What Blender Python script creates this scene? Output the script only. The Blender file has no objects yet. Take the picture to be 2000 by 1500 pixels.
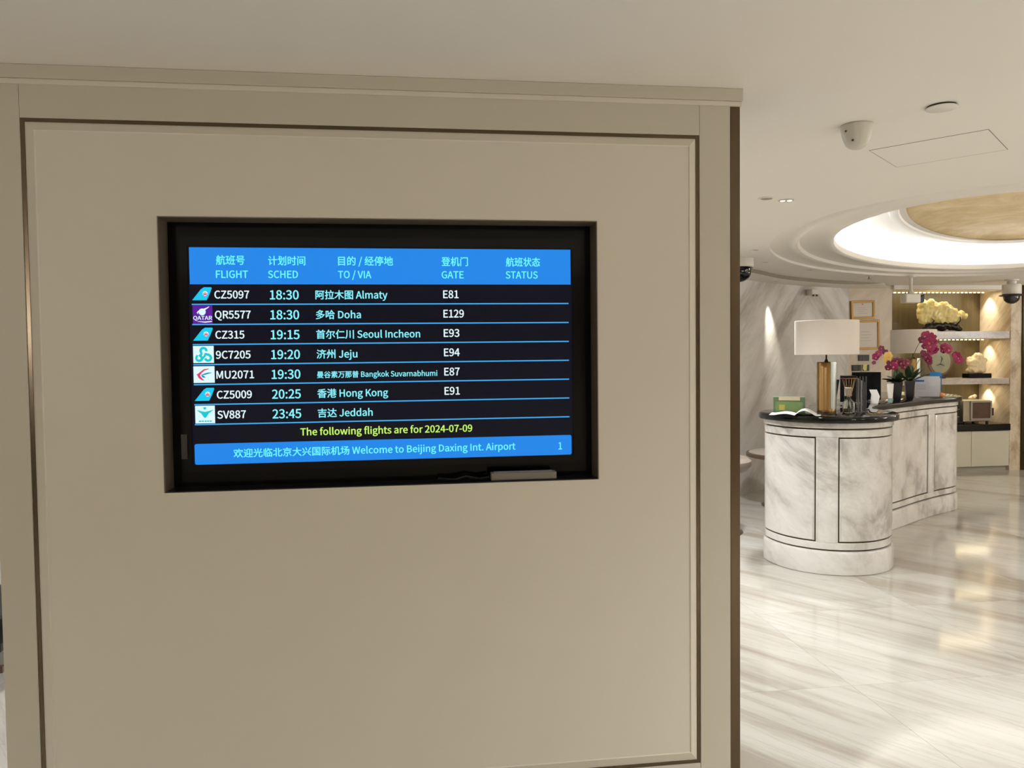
import bpy, bmesh, math, os, random
from mathutils import Vector, Matrix, noise
PI = math.pi
random.seed(4)
scene = bpy.context.scene
COL = scene.collection

# ------------------------------------------------------------------ camera
cam_d = bpy.data.cameras.new('camera'); cam = bpy.data.objects.new('camera', cam_d); COL.objects.link(cam)
cam_d.sensor_fit = 'HORIZONTAL'; cam_d.sensor_width = 36.0; cam_d.lens = 27.0      # f = 1500 px on a 2000 px frame
cam_d.clip_start = 0.05; cam_d.clip_end = 60
yaw, pitch, roll = 0.12664, -0.03571, -0.01112
fw = Vector((math.sin(yaw)*math.cos(pitch), math.cos(yaw)*math.cos(pitch), math.sin(pitch)))
rt = Vector((math.cos(yaw), -math.sin(yaw), 0)); up = rt.cross(fw)
rr = math.cos(roll)*rt + math.sin(roll)*up; uu = -math.sin(roll)*rt + math.cos(roll)*up
cam.matrix_world = Matrix(((rr.x, uu.x, -fw.x, 0), (rr.y, uu.y, -fw.y, 0), (rr.z, uu.z, -fw.z, 1.55), (0, 0, 0, 1)))
scene.camera = cam

# ------------------------------------------------------------------ world, exposure, lights
w = bpy.data.worlds.new('world'); scene.world = w; w.use_nodes = True
w.node_tree.nodes['Background'].inputs[0].default_value = (0.9, 0.85, 0.78, 1)
w.node_tree.nodes['Background'].inputs[1].default_value = 0.05
scene.view_settings.view_transform = 'Standard'; scene.view_settings.look = 'None'
scene.view_settings.exposure = 0.34; scene.view_settings.gamma = 1.0
scene.view_settings.use_curve_mapping = False
scene.cycles.max_bounces = 10; scene.cycles.diffuse_bounces = 6; scene.cycles.glossy_bounces = 5
scene.cycles.transmission_bounces = 6; scene.cycles.use_denoising = True
scene.cycles.sample_clamp_indirect = 4.0; scene.cycles.caustics_reflective = False; scene.cycles.caustics_refractive = False

WARM = (1.0, 0.95, 0.88)
def spot(loc, power, target=None, size=120, blend=0.8, radius=0.06, color=WARM):
    l = bpy.data.lights.new('spot_or_fill', 'SPOT'); l.energy = power; l.spot_size = math.radians(size)
    l.spot_blend = blend; l.shadow_soft_size = radius; l.color = color
    o = bpy.data.objects.new('spot_or_fill', l); COL.objects.link(o); o.location = loc
    if target is not None:
        o.rotation_euler = (Vector(target)-Vector(loc)).to_track_quat('-Z', 'Y').to_euler()
    return o
# added fill spots at corridor ceiling height, unseen behind and beside the camera
for x, y, p in ((-2.6, -1.2, 34), (-0.6, -1.6, 38), (1.6, -1.2, 56), (3.6, -0.6, 58), (2.9, 1.1, 52), (5.6, 0.6, 42), (-3.4, 1.2, 26), (5.6, -1.6, 50)):
    spot((x, y, 2.37), p*3.5, size=150, radius=0.10, color=(0.95, 0.985, 1.0))
# lobby spots: two by modelled downlights, the others added as fill without fixtures
for x, y, p in ((1.95, 4.05, 40), (2.80, 5.7, 66), (1.2, 5.0, 60), (-2.3, 4.6, 60), (-0.6, 4.9, 40),
                (7.9, 5.2, 90), (6.4, 2.0, 60)):
    spot((x, y, 2.37), p*1.85, size=150, radius=0.07, color=(0.95, 0.985, 1.0))

# added area lamps near the walls, no fixtures, unseen, to wash the ceiling
for x, y, p in ((-3.6, -2.95, 34), (5.0, -2.95, 44), (7.4, -2.95, 30), (8.95, 0.6, 40), (8.95, 3.4, 46), (8.95, 6.6, 46), (-1.0, 6.8, 30)):
    l = bpy.data.lights.new('fill_area_lamp', 'AREA'); l.shape = 'RECTANGLE'; l.size = 0.9; l.size_y = 0.12; l.energy = p; l.color = (0.97, 0.99, 1.0)
    o = bpy.data.objects.new('fill_area_lamp', l); COL.objects.link(o); o.location = (x, y, 1.85)
    inward = Vector((-0.5, 0, 1)) if x > 8 else (Vector((0, -0.4, 1)) if y > 5 else Vector((0, 0.5, 1)))
    o.rotation_euler = inward.to_track_quat('-Z', 'Y').to_euler()

# ------------------------------------------------------------------ helpers: materials
def lin(c):
    return tuple(((v/255)/12.92 if v/255 <= 0.04045 else ((v/255+0.055)/1.055)**2.4) for v in c)
def nt(m): return m.node_tree.nodes, m.node_tree.links
def new_mat(name):
    m = bpy.data.materials.new(name); m.use_nodes = True
    return m, m.node_tree.nodes, m.node_tree.links, m.node_tree.nodes['Principled BSDF']
def pm(name, rgb, rough=0.5, metal=0.0, vary=0.06, scale=14, spec=0.5, bump=0.0, coat=0.0, alpha=1.0, trans=0.0, ior=1.45, sheen=0, stretch=None):
    """principled with a faint procedural mottling"""
    m, n, l, b = new_mat(name)
    c = lin(rgb)
    tc = n.new('ShaderNodeTexCoord'); no = n.new('ShaderNodeTexNoise'); no.inputs['Scale'].default_value = scale; no.inputs['Detail'].default_value = 3
    if stretch:
        mp = n.new('ShaderNodeMapping'); mp.inputs['Scale'].default_value = stretch
        l.new(tc.outputs['Object'], mp.inputs[0]); l.new(mp.outputs[0], no.inputs['Vector'])
    else: l.new(tc.outputs['Object'], no.inputs['Vector'])
    mx = n.new('ShaderNodeMix'); mx.data_type = 'RGBA'
    mx.inputs[6].default_value = (*[v*(1-vary) for v in c], 1); mx.inputs[7].default_value = (*[min(1, v*(1+vary)) for v in c], 1)
    l.new(no.outputs['Fac'], mx.inputs[0]); l.new(mx.outputs[2], b.inputs['Base Color'])
    b.inputs['Roughness'].default_value = rough; b.inputs['Metallic'].default_value = metal
    b.inputs['Specular IOR Level'].default_value = spec; b.inputs['IOR'].default_value = ior
    b.inputs['Coat Weight'].default_value = coat; b.inputs['Alpha'].default_value = alpha
    b.inputs['Transmission Weight'].default_value = trans
    if bump:
        bp = n.new('ShaderNodeBump'); bp.inputs['Strength'].default_value = bump; bp.inputs['Distance'].default_value = 0.002
        l.new(no.outputs['Fac'], bp.inputs['Height']); l.new(bp.outputs[0], b.inputs['Normal'])
    return m
def emit(name, rgb, strength=1.0):
    m, n, l, b = new_mat(name)
    b.inputs['Base Color'].default_value = (0.01, 0.01, 0.01, 1); b.inputs['Roughness'].default_value = 0.25
    b.inputs['Specular IOR Level'].default_value = 0.15; b.inputs['Emission Color'].default_value = (*lin(rgb), 1); b.inputs['Emission Strength'].default_value = strength
    return m
def marble(name, base, vein, deep, rot=(0, 0, 0), across=5.0, along=0.7, rough=0.12, mirror=None, use_object=False, per_object=0.0, contrast=1.0, zdir=None):
    m, n, l, b = new_mat(name)
    if use_object: src = n.new('ShaderNodeTexCoord').outputs['Object']
    else: src = n.new('ShaderNodeNewGeometry').outputs['Position']
    if mirror is not None:                                   # book-matched slabs: mirrored about planes of constant X
        sx = n.new('ShaderNodeSeparateXYZ'); l.new(src, sx.inputs[0])
        pp = n.new('ShaderNodeMath'); pp.operation = 'SUBTRACT'; pp.inputs[1].default_value = mirror[0]; l.new(sx.outputs[0], pp.inputs[0])
        pg = n.new('ShaderNodeMath'); pg.operation = 'PINGPONG'; pg.inputs[1].default_value = mirror[1]; l.new(pp.outputs[0], pg.inputs[0])
        cx = n.new('ShaderNodeCombineXYZ'); l.new(pg.outputs[0], cx.inputs[0]); l.new(sx.outputs[2], cx.inputs[2])
        src = cx.outputs[0]
    if per_object:
        oi = n.new('ShaderNodeObjectInfo'); mu = n.new('ShaderNodeMath'); mu.operation = 'MULTIPLY'; mu.inputs[1].default_value = per_object
        l.new(oi.outputs['Random'], mu.inputs[0]); cb = n.new('ShaderNodeCombineXYZ')
        for i in range(3): l.new(mu.outputs[0], cb.inputs[i])
        ad = n.new('ShaderNodeVectorMath'); ad.operation = 'ADD'; l.new(src, ad.inputs[0]); l.new(cb.outputs[0], ad.inputs[1]); src = ad.outputs[0]
    r = n.new('ShaderNodeMapping'); r.inputs['Rotation'].default_value = rot; l.new(src, r.inputs[0])
    s = n.new('ShaderNodeMapping'); s.inputs['Scale'].default_value = (along, across, across if zdir is None else zdir); l.new(r.outputs[0], s.inputs[0])
    a = n.new('ShaderNodeTexNoise'); a.inputs['Scale'].default_value = 1.0; a.inputs['Detail'].default_value = 7; a.inputs['Roughness'].default_value = 0.62; a.inputs['Distortion'].default_value = 0.35
    l.new(s.outputs[0], a.inputs['Vector'])
    f = n.new('ShaderNodeTexNoise'); f.inputs['Scale'].default_value = 3.1; f.inputs['Detail'].default_value = 8; f.inputs['Roughness'].default_value = 0.6; f.inputs['Distortion'].default_value = 0.5
    l.new(s.outputs[0], f.inputs['Vector'])
    c1 = n.new('ShaderNodeValToRGB'); e = c1.color_ramp.elements
    e[0].position = 0.36; e[0].color = (*lin(deep), 1); e[1].position = 0.60; e[1].color = (*lin(base), 1)
    k = e.new(0.47); k.color = (*lin(vein), 1)
    l.new(a.outputs['Fac'], c1.inputs[0])
    c2 = n.new('ShaderNodeValToRGB'); e = c2.color_ramp.elements                      # thin darker veins
    e[0].position = 0.47; e[0].color = (0, 0, 0, 1); e[1].position = 0.53; e[1].color = (0, 0, 0, 1); k = e.new(0.50); k.color = (1, 1, 1, 1)
    l.new(f.outputs['Fac'], c2.inputs[0])
    sc = n.new('ShaderNodeMath'); sc.operation = 'MULTIPLY'; sc.inputs[1].default_value = 0.45*contrast; l.new(c2.outputs[0], sc.inputs[0])
    mx = n.new('ShaderNodeMix'); mx.data_type = 'RGBA'; l.new(sc.outputs[0], mx.inputs[0]); l.new(c1.outputs[0], mx.inputs[6]); mx.inputs[7].default_value = (*lin(deep), 1)
    l.new(mx.outputs[2], b.inputs['Base Color']); b.inputs['Roughness'].default_value = rough
    return m

# ------------------------------------------------------------------ helpers: meshes and objects
def obj(name, bm, mat=None, parent=None, smooth=False, loc=None, bevel=0.0):
    me = bpy.data.meshes.new(name)
    bmesh.ops.recalc_face_normals(bm, faces=bm.faces)
    bm.to_mesh(me); bm.free()
    if smooth:
        for p in me.polygons: p.use_smooth = True
    for mm in (mat if isinstance(mat, (list, tuple)) else [mat]):
        if mm: me.materials.append(mm)
    o = bpy.data.objects.new(name, me); COL.objects.link(o)
    if parent: o.parent = parent
    if loc: o.location = loc
    if bevel:
        b = o.modifiers.new('bevel', 'BEVEL'); b.width = bevel; b.segments = 2; b.limit_method = 'ANGLE'; b.angle_limit = 0.7
    if smooth:
        try: me.set_sharp_from_angle(angle=0.7)
        except Exception: pass
    return o
def tag(o, label, cat, group=None):
    o['label'] = label; o['category'] = cat
    if group: o['group'] = group
    return o
def struct(o):
    o['kind'] = 'structure'; return o
def thing(name, label, cat, loc=(0, 0, 0), rz=0, group=None):
    o = bpy.data.objects.new(name, None); COL.objects.link(o); o.location = loc; o.rotation_euler = (0, 0, rz)
    o.empty_display_size = 0.05
    return tag(o, label, cat, group)
def box(bm, x0, x1, y0, y1, z0, z1):
    v = [bm.verts.new((x, y, z)) for x in (x0, x1) for y in (y0, y1) for z in (z0, z1)]
    for f in ((0, 1, 3, 2), (4, 6, 7, 5), (0, 4, 5, 1), (2, 3, 7, 6), (0, 2, 6, 4), (1, 5, 7, 3)): bm.faces.new([v[i] for i in f])
    return bm
def B(*a): return box(bmesh.new(), *a)
def lathe(bm, prof, seg=32, c=(0, 0), close=True):
    rings = []
    for r, z in prof:
        if r < 1e-6: rings.append([bm.verts.new((c[0], c[1], z))])
        else: rings.append([bm.verts.new((c[0]+r*math.cos(2*PI*i/seg), c[1]+r*math.sin(2*PI*i/seg), z)) for i in range(seg)])
    for a, b in zip(rings, rings[1:]):
        for i in range(seg):
            j = (i+1) % seg
            if len(a) == 1 and len(b) == 1: continue
            if len(a) == 1: bm.faces.new((a[0], b[i], b[j]))
            elif len(b) == 1: bm.faces.new((a[i], b[0], a[j]))
            else: bm.faces.new((a[i], b[i], b[j], a[j]))
    return bm
def L(prof, seg=32, c=(0, 0)): return lathe(bmesh.new(), prof, seg, c)
def tube(bm, pts, r, seg=8):
    pts = [Vector(p) for p in pts]; rings = []
    rs = r if isinstance(r, (list, tuple)) else [r]*len(pts)
    for i, p in enumerate(pts):
        t = (pts[min(i+1, len(pts)-1)]-pts[max(i-1, 0)]).normalized()
        a = t.orthogonal().normalized() if i == 0 else (a0-t*a0.dot(t)).normalized()
        a0 = a; b = t.cross(a)
        rings.append([bm.verts.new(p+rs[i]*(math.cos(2*PI*k/seg)*a+math.sin(2*PI*k/seg)*b)) for k in range(seg)])
    for A, C in zip(rings, rings[1:]):
        for k in range(seg): bm.faces.new((A[k], A[(k+1) % seg], C[(k+1) % seg], C[k]))
    bm.faces.new(rings[0][::-1]); bm.faces.new(rings[-1])
    return bm
def T(pts, r, seg=8): return tube(bmesh.new(), pts, r, seg)
def prism_xz(poly, y0, y1, bm=None):
    """polygon in X-Z, thickness in Y"""
    bm = bm or bmesh.new()
    a = [bm.verts.new((x, y0, z)) for x, z in poly]; b = [bm.verts.new((x, y1, z)) for x, z in poly]
    bm.faces.new(a); bm.faces.new(b[::-1]); n = len(poly)
    for i in range(n): bm.faces.new((a[i], a[(i+1) % n], b[(i+1) % n], b[i]))
    return bm
def frame_xz(x0, x1, z0, z1, w, y0, y1, bm=None, wb=None):
    """rectangular picture-frame solid in X-Z, member width w"""
    bm = bm or bmesh.new()
    o = [(x0, z0), (x1, z0), (x1, z1), (x0, z1)]; i = [(x0+w, z0+w), (x1-w, z0+w), (x1-w, z1-w), (x0+w, z1-w)]
    V = {}
    for k, (P, y) in enumerate(((o, y0), (i, y0), (i, y1), (o, y1))): V[k] = [bm.verts.new((x, y, z)) for x, z in P]
    for k in range(4):
        for j in range(4):
            A, C = V[k], V[(k+1) % 4]; bm.faces.new((A[j], A[(j+1) % 4], C[(j+1) % 4], C[j]))
    return bm
def frame_rects(o, i, y0, y1, bm=None):
    """solid plate with a rectangular hole; o, i = (x0,x1,z0,z1)"""
    bm = bm or bmesh.new(); V = []
    for (x0, x1, z0, z1), y in ((o, y0), (i, y0), (i, y1), (o, y1)):
        V.append([bm.verts.new((x, y, z)) for x, z in ((x0, z0), (x1, z0), (x1, z1), (x0, z1))])
    for k in range(4):
        for j in range(4):
            A, C = V[k], V[(k+1) % 4]; bm.faces.new((A[j], A[(j+1) % 4], C[(j+1) % 4], C[j]))
    return bm
def strip(front, back, z0, z1, bm=None, close=False):
    """solid wall between two plan polylines"""
    bm = bm or bmesh.new(); n = len(front)
    R = [[bm.verts.new((*front[i], z0)), bm.verts.new((*front[i], z1)), bm.verts.new((*back[i], z1)), bm.verts.new((*back[i], z0))] for i in range(n)]
    for i in range(n-1 if not close else n):
        A, C = R[i], R[(i+1) % n]
        for k in range(4): bm.faces.new((A[k], A[(k+1) % 4], C[(k+1) % 4], C[k]))
    if not close: bm.faces.new(R[0][::-1]); bm.faces.new(R[-1])
    return bm

# ------------------------------------------------------------------ materials
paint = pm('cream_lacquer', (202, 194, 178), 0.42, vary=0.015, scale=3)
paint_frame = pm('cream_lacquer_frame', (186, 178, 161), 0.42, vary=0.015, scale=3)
ceil_m = pm('white_ceiling_paint', (222, 216, 206), 0.8, vary=0.012, scale=2)
ceil_gap = pm('grey_joint', (120, 110, 98), 0.8)
bronze = pm('antique_bronze', (104, 90, 72), 0.22, metal=1.0, vary=0.08, scale=6)
bronze_dark = pm('dark_bronze', (70, 60, 44), 0.35, metal=0.9, vary=0.05)
black_gloss = pm('black_gloss', (12, 12, 13), 0.08, vary=0.02, spec=0.3)
black_matte = pm('black_plastic', (22, 22, 23), 0.45, vary=0.05)
cavity_m = pm('cavity_black', (6, 6, 6), 0.12, vary=0.1, spec=0.25)
white_plastic = pm('white_plastic', (214, 208, 198), 0.4, vary=0.02)
grey_plastic = pm('grey_plastic', (150, 146, 140), 0.5)
glass_m = pm('clear_glass', (245, 250, 248), 0.02, trans=1.0, ior=1.45, vary=0)
wall_marble = marble('marble_wall', (224, 221, 217), (209, 205, 200), (168, 161, 154), rot=(0, math.radians(-50), 0), across=1.9, along=0.42, rough=0.16, mirror=(0.95, 1.9), contrast=0.35)
pier_marble = marble('marble_niche', (226, 216, 198), (210, 196, 174), (176, 160, 138), rot=(0.3, math.radians(48), 0.4), across=3.0, along=0.5, rough=0.2)
pier_y_marble = marble('marble_niche_side', (226, 214, 194), (210, 194, 170), (176, 158, 132), rot=(math.radians(48), 0, math.radians(90)), across=4.5, along=0.6, rough=0.25)
counter_marble = marble('marble_counter', (222, 219, 214), (208, 204, 199), (170, 164, 158), rot=(0.35, math.radians(-62), 0.5), across=3.4, along=0.9, rough=0.14, contrast=0.35)
floor_marble = marble('marble_floor', (196, 192, 185), (187, 182, 173), (160, 151, 139), rot=(0, 0, math.radians(55)), across=3.2, along=0.26, rough=0.09, per_object=0.16, zdir=0.5, contrast=0.7)
black_marble = marble('black_marble', (7, 7, 7), (10, 10, 9), (26, 23, 19), across=6, along=4, rough=0.07)
joint_m = pm('floor_joint', (172, 165, 154), 0.6)

# ------------------------------------------------------------------ floor: bed and marble tiles
XL, XR, YN, YF = -6.0, 9.2, -3.2, 10.4
floor = struct(obj('floor', B(XL, XR, YN, YF, -0.12, -0.006), joint_m))
tile_me = {}
ys = [YN]; y = 3.3-1.0*6
while y < YF: ys.append(y); y += 1.0
ys.append(YF)
xs = [XL+1.0*i for i in range(16)]; xs[-1] = XR
def tile_mesh(wx, wy):
    k = (round(wx, 3), round(wy, 3))
    if k not in tile_me:
        bm = B(0.0006, wx-0.0006, 0.0006, wy-0.0006, -0.014, 0.0)
        me = bpy.data.meshes.new('tile'); bmesh.ops.recalc_face_normals(bm, faces=bm.faces); bm.to_mesh(me); bm.free(); me.materials.append(floor_marble)
        tile_me[k] = me
    return tile_me[k]
for x0, x1 in zip(xs, xs[1:]):
    for y0, y1 in zip(ys, ys[1:]):
        if y1-y0 < 0.05: continue
        t = bpy.data.objects.new('tile', tile_mesh(x1-x0, y1-y0)); t.location = (x0, y0, 0); t.parent = floor; COL.objects.link(t)

# ------------------------------------------------------------------ ceiling with the oval cove
ECX, ECY, ETH = 4.816, 5.689, 0.809
def ell(t, a, b): 
    u, v = a*math.cos(t), b*math.sin(t)
    return (ECX+u*math.cos(ETH)-v*math.sin(ETH), ECY+u*math.sin(ETH)+v*math.cos(ETH))
N = 144
A0, B0 = 2.77, 1.74
def ering(bm, off, z, n=N): return [bm.verts.new((*ell(2*PI*i/n, A0-off*0.87, B0-off), z)) for i in range(n)]
bm = bmesh.new()
inner = ering(bm, 0, 2.40); outer = []
for v in inner:                                                   # radial fill out to the rectangle
    d = Vector((v.co.x-ECX, v.co.y-ECY)); ts = []
    if d.x > 0: ts.append((XR-ECX)/d.x)
    if d.x < 0: ts.append((XL-ECX)/d.x)
    if d.y > 0: ts.append((YF-ECY)/d.y)
    if d.y < 0: ts.append((YN-ECY)/d.y)
    t = min(ts); outer.append(bm.verts.new((ECX+d.x*t, ECY+d.y*t, 2.40)))
for i in range(N):
    j = (i+1) % N; bm.faces.new((inner[i], inner[j], outer[j], outer[i]))
    a, b = outer[i].co, outer[j].co
    if abs(a.x-b.x) > 1e-4 and abs(a.y-b.y) > 1e-4:
        cx = XR if max(a.x, b.x) > XR-1e-4 else XL; cy = YF if max(a.y, b.y) > YF-1e-4 else YN
        bm.faces.new((outer[i], outer[j], bm.verts.new((cx, cy, 2.40))))
for f in list(bm.faces): f.normal_update()
ceiling = struct(obj('ceiling', bm, ceil_m))
def eband(name, prof, mat, parent=ceiling, smooth=False):
    bm = bmesh.new(); R = [ering(bm, o, z) for o, z in prof]
    for a, b in zip(R, R[1:]):
        for i in range(N): bm.faces.new((a[i], a[(i+1) % N], b[(i+1) % N], b[i]))
    return obj(name, bm, mat, parent, smooth=smooth)
eband('cove_molding', [(0.000, 2.400), (0.000, 2.422), (0.027, 2.430), (0.142, 2.436), (0.165, 2.418), (0.191, 2.412), (0.218, 2.418), (0.231, 2.442), (0.267, 2.448), (0.409, 2.446),
                       (0.432, 2.432), (0.463, 2.426), (0.485, 2.428), (0.494, 2.436), (0.494, 2.480), (0.445, 2.480), (0.427, 2.468), (0.018, 2.462)], ceil_m, smooth=True)
eband('cove_shell', [(0.020, 2.462), (0.020, 2.60), (0.100, 2.66), (0.900, 2.665), (0.905, 2.650), (0.935, 2.646), (0.970, 2.652), (0.980, 2.668), (1.030, 2.672)], ceil_m, smooth=True)
gold, n_, l_, b_ = new_mat('gold_leaf')
tc = n_.new('ShaderNodeTexCoord'); no = n_.new('ShaderNodeTexNoise'); no.inputs['Scale'].default_value = 2.2; no.inputs['Detail'].default_value = 9; no.inputs['Roughness'].default_value = 0.7
no.inputs['Distortion'].default_value = 1.2; l_.new(tc.outputs['Object'], no.inputs['Vector'])
cr = n_.new('ShaderNodeValToRGB'); cr.color_ramp.elements[0].position = 0.35; cr.color_ramp.elements[0].color = (*lin((182, 156, 108)), 1)
cr.color_ramp.elements[1].position = 0.68; cr.color_ramp.elements[1].color = (*lin((214, 194, 152)), 1)
l_.new(no.outputs['Fac'], cr.inputs[0]); l_.new(cr.outputs[0], b_.inputs['Base Color']); b_.inputs['Roughness'].default_value = 0.7; b_.inputs['Specular IOR Level'].default_value = 0.15; b_.inputs['Metallic'].default_value = 0.0
bm = bmesh.new(); R = [ering(bm, o, z) for o, z in ((0.98, 2.668), (1.10, 2.70), (1.30, 2.73), (1.58, 2.745))]
for a, b in zip(R, R[1:]):
    for i in range(N): bm.faces.new((a[i], a[(i+1) % N], b[(i+1) % N], b[i]))
bm.faces.new(R[-1]); obj('gold_leaf_dome', bm, gold, ceiling, smooth=True)
led = emit('cove_led', (246, 250, 255), 75.0)
eband('cove_light_strip', [(0.31, 2.475), (0.31, 2.483), (0.35, 2.483), (0.35, 2.475), (0.31, 2.475)], led)

# lower soffit along the curved marble wall
def catmull(P, n=8, closed=False):
    out = []; m = len(P)
    rng = range(m if closed else m-1)
    for i in rng:
        if closed: p0, p1, p2, p3 = (Vector(P[(i+k-1) % m]) for k in range(4))
        else: p0, p1, p2, p3 = Vector(P[max(i-1, 0)]), Vector(P[i]), Vector(P[i+1]), Vector(P[min(i+2, m-1)])
        for k in range(n):
            t = k/n
            out.append(0.5*((2*p1)+(-p0+p2)*t+(2*p0-5*p1+4*p2-p3)*t*t+(-p0+3*p1-3*p2+p3)*t**3))
    if not closed: out.append(Vector(P[-1]))
    return [tuple(p) for p in out]
wall_pts = [(0.9, 6.95), (1.8, 7.22), (2.6, 7.52), (3.2, 7.82), (3.62, 8.06), (4.05, 8.39), (4.6, 8.74), (5.0, 8.92), (5.44, 9.08)]
wc = catmull(wall_pts, 6)
back = []
for i, p in enumerate(wc):
    a = Vector(wc[max(i-1, 0)]); b = Vector(wc[min(i+1, len(wc)-1)]); t = (b-a).normalized(); back.append((p[0]-t.y*0.15, p[1]+t.x*0.15))
struct(obj('wall_left', strip(wc, back, 0, 2.40), wall_marble, smooth=True))
sof = catmull([(0.8, 6.35), (1.7, 6.6), (2.6, 6.92), (3.30, 7.30), (4.0, 7.96), (4.66, 8.37), (5.30, 8.64), (5.72, 8.78)], 6)
m_ = len(sof)
bm = bmesh.new()
wl = catmull(wall_pts+[(5.99, 9.09)], 6)
lo = [bm.verts.new((*p, 2.362+.038*max(0, (k/(m_-1)-.78)/.22)**1.5)) for k, p in enumerate(sof)]; hi = [bm.verts.new((*p, 2.402)) for p in sof]
wv = []
for i in range(m_):
    q = wl[min(len(wl)-1, round(i*(len(wl)-1)/(m_-1)))]; wv.append(bm.verts.new((q[0], q[1]+0.02, 2.362)))
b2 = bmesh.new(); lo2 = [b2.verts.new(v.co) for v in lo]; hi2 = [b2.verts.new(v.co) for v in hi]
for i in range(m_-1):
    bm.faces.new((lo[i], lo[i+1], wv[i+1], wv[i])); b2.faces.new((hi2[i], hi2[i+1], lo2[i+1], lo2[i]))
for v in hi: bm.verts.remove(v)
obj('soffit', bm, ceil_m, ceiling); obj('soffit_fascia', b2, pm('shaded_fascia', (138, 128, 114), .7), ceiling)  # fascia colour darkened to paint in its shade

# ------------------------------------------------------------------ the screen wall
D = 2.39
wf = bmesh.new()      # carcass behind the face, with the screen opening
HOLE = (-0.744, 0.581, 1.155, 1.975)
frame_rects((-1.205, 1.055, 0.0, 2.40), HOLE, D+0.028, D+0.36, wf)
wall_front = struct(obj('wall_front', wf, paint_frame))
GX0, GX1, GZ0, GZ1 = -1.112, 0.918, 0.203, 2.252       # bronze inlay rectangle
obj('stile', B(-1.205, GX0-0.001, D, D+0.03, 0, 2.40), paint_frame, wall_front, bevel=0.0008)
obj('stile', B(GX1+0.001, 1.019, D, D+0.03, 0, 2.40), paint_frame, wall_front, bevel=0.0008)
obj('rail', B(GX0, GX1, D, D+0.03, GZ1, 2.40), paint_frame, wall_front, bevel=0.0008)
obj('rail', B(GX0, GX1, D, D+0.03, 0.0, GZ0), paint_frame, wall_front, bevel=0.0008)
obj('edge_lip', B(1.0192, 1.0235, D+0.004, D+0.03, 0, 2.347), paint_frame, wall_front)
gi = 0.0105
obj('bronze_inlay', B(GX0, GX0+gi, D+0.004, D+0.03, GZ0, GZ1), bronze, wall_front)
obj('bronze_inlay', B(GX1-gi, GX1, D+0.004, D+0.03, GZ0, GZ1), bronze, wall_front)
obj('bronze_inlay', B(GX0+gi, GX1-gi, D+0.004, D+0.03, GZ1-gi, GZ1), bronze, wall_front)
obj('bronze_inlay', B(GX0+gi, GX1-gi, D+0.004, D+0.03, GZ0, GZ0+gi), bronze, wall_front)
# raised field: bevelled border, then flat field with the screen opening
px0, px1, pz0, pz1 = GX0+gi, GX1-gi, GZ0+gi, GZ1-gi
fx0, fx1, fz0, fz1 = -1.071, 0.881, 0.245, 2.214
bm = bmesh.new()
def loop(x0, x1, z0, z1, y): return [bm.verts.new((x, y, z)) for x, z in ((x0, z0), (x1, z0), (x1, z1), (x0, z1))]
rings = [loop(px0, px1, pz0, pz1, D+0.03), loop(px0, px1, pz0, pz1, D+0.006), loop(fx0-0.003, fx1+0.003, fz0-0.003, fz1+0.003, D-0.0035), loop(fx0, fx1, fz0, fz1, D-0.0005),
         loop(*HOLE, D-0.0005), loop(*HOLE, D+0.03)]
rings.append(rings[0])
for a, b in zip(rings, rings[1:]):
    for j in range(4): bm.faces.new((a[j], a[(j+1) % 4], b[(j+1) % 4], b[j]))
obj('panel', bm, paint, wall_front)
obj('corner_strip', B(1.0237, 1.0555, D+0.002, D+0.36, 0, 2.347), bronze, wall_front, bevel=0.001)
# crown: upper fascia and thin ledge
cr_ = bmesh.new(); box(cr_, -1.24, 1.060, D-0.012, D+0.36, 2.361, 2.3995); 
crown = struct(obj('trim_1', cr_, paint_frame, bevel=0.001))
obj('ledge', B(-1.235, 1.0575, D-0.006, D+0.36, 2.346, 2.3608), paint, crown, bevel=0.001)

# ------------------------------------------------------------------ recessed flight display
disp = thing('flight_display', 'black flight information screen sunk into the cream wall panel, listing seven departures', 'display', (0, D, 1.155))
def dobj(name, bm, mat, smooth=False, label=None, parent=None):
    o = obj(name, bm, mat, None, smooth=smooth); o.parent = parent or disp
    if parent is None: o.matrix_parent_inverse = Matrix.Translation((0, -D, -1.155))
    if label: o['label'] = label
    return o
x0, x1, z0, z1 = HOLE
rv = 0.003; dd = D+0.085
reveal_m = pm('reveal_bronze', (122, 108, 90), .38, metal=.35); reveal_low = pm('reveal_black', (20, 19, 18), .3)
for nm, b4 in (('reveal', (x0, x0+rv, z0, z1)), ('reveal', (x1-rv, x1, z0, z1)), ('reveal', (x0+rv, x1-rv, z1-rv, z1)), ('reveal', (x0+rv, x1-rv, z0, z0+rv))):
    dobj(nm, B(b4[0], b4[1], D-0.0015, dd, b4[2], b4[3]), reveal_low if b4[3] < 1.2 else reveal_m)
dobj('backing', B(x0, x1, dd, dd+0.01, z0, z1), cavity_m)
YS = 2.45
dobj('bezel', frame_rects((-0.700, 0.540, 1.207, 1.925), (-0.6765, 0.5105, 1.2275, 1.896), YS-0.006, YS+0.02), black_gloss)
scr_mat, n_, l_, b_ = new_mat('screen_black')
b_.inputs['Base Color'].default_value = (0.006, 0.006, 0.008, 1); b_.inputs['Roughness'].default_value = 0.12
b_.inputs['Specular IOR Level'].default_value = 0.18
b_.inputs['Emission Color'].default_value = (0.22, 0.24, 0.60, 1); b_.inputs['Emission Strength'].default_value = 0.012
scr = dobj('screen', B(-0.6765, 0.5105, YS, YS+0.02, 1.2275, 1.896), scr_mat)
S = 0.80
m_blue = emit('display_blue', (30, 134, 232), S); m_line = emit('display_line', (64, 170, 240), S); m_hdr = emit('display_header_text', (110, 246, 255), S)
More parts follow.
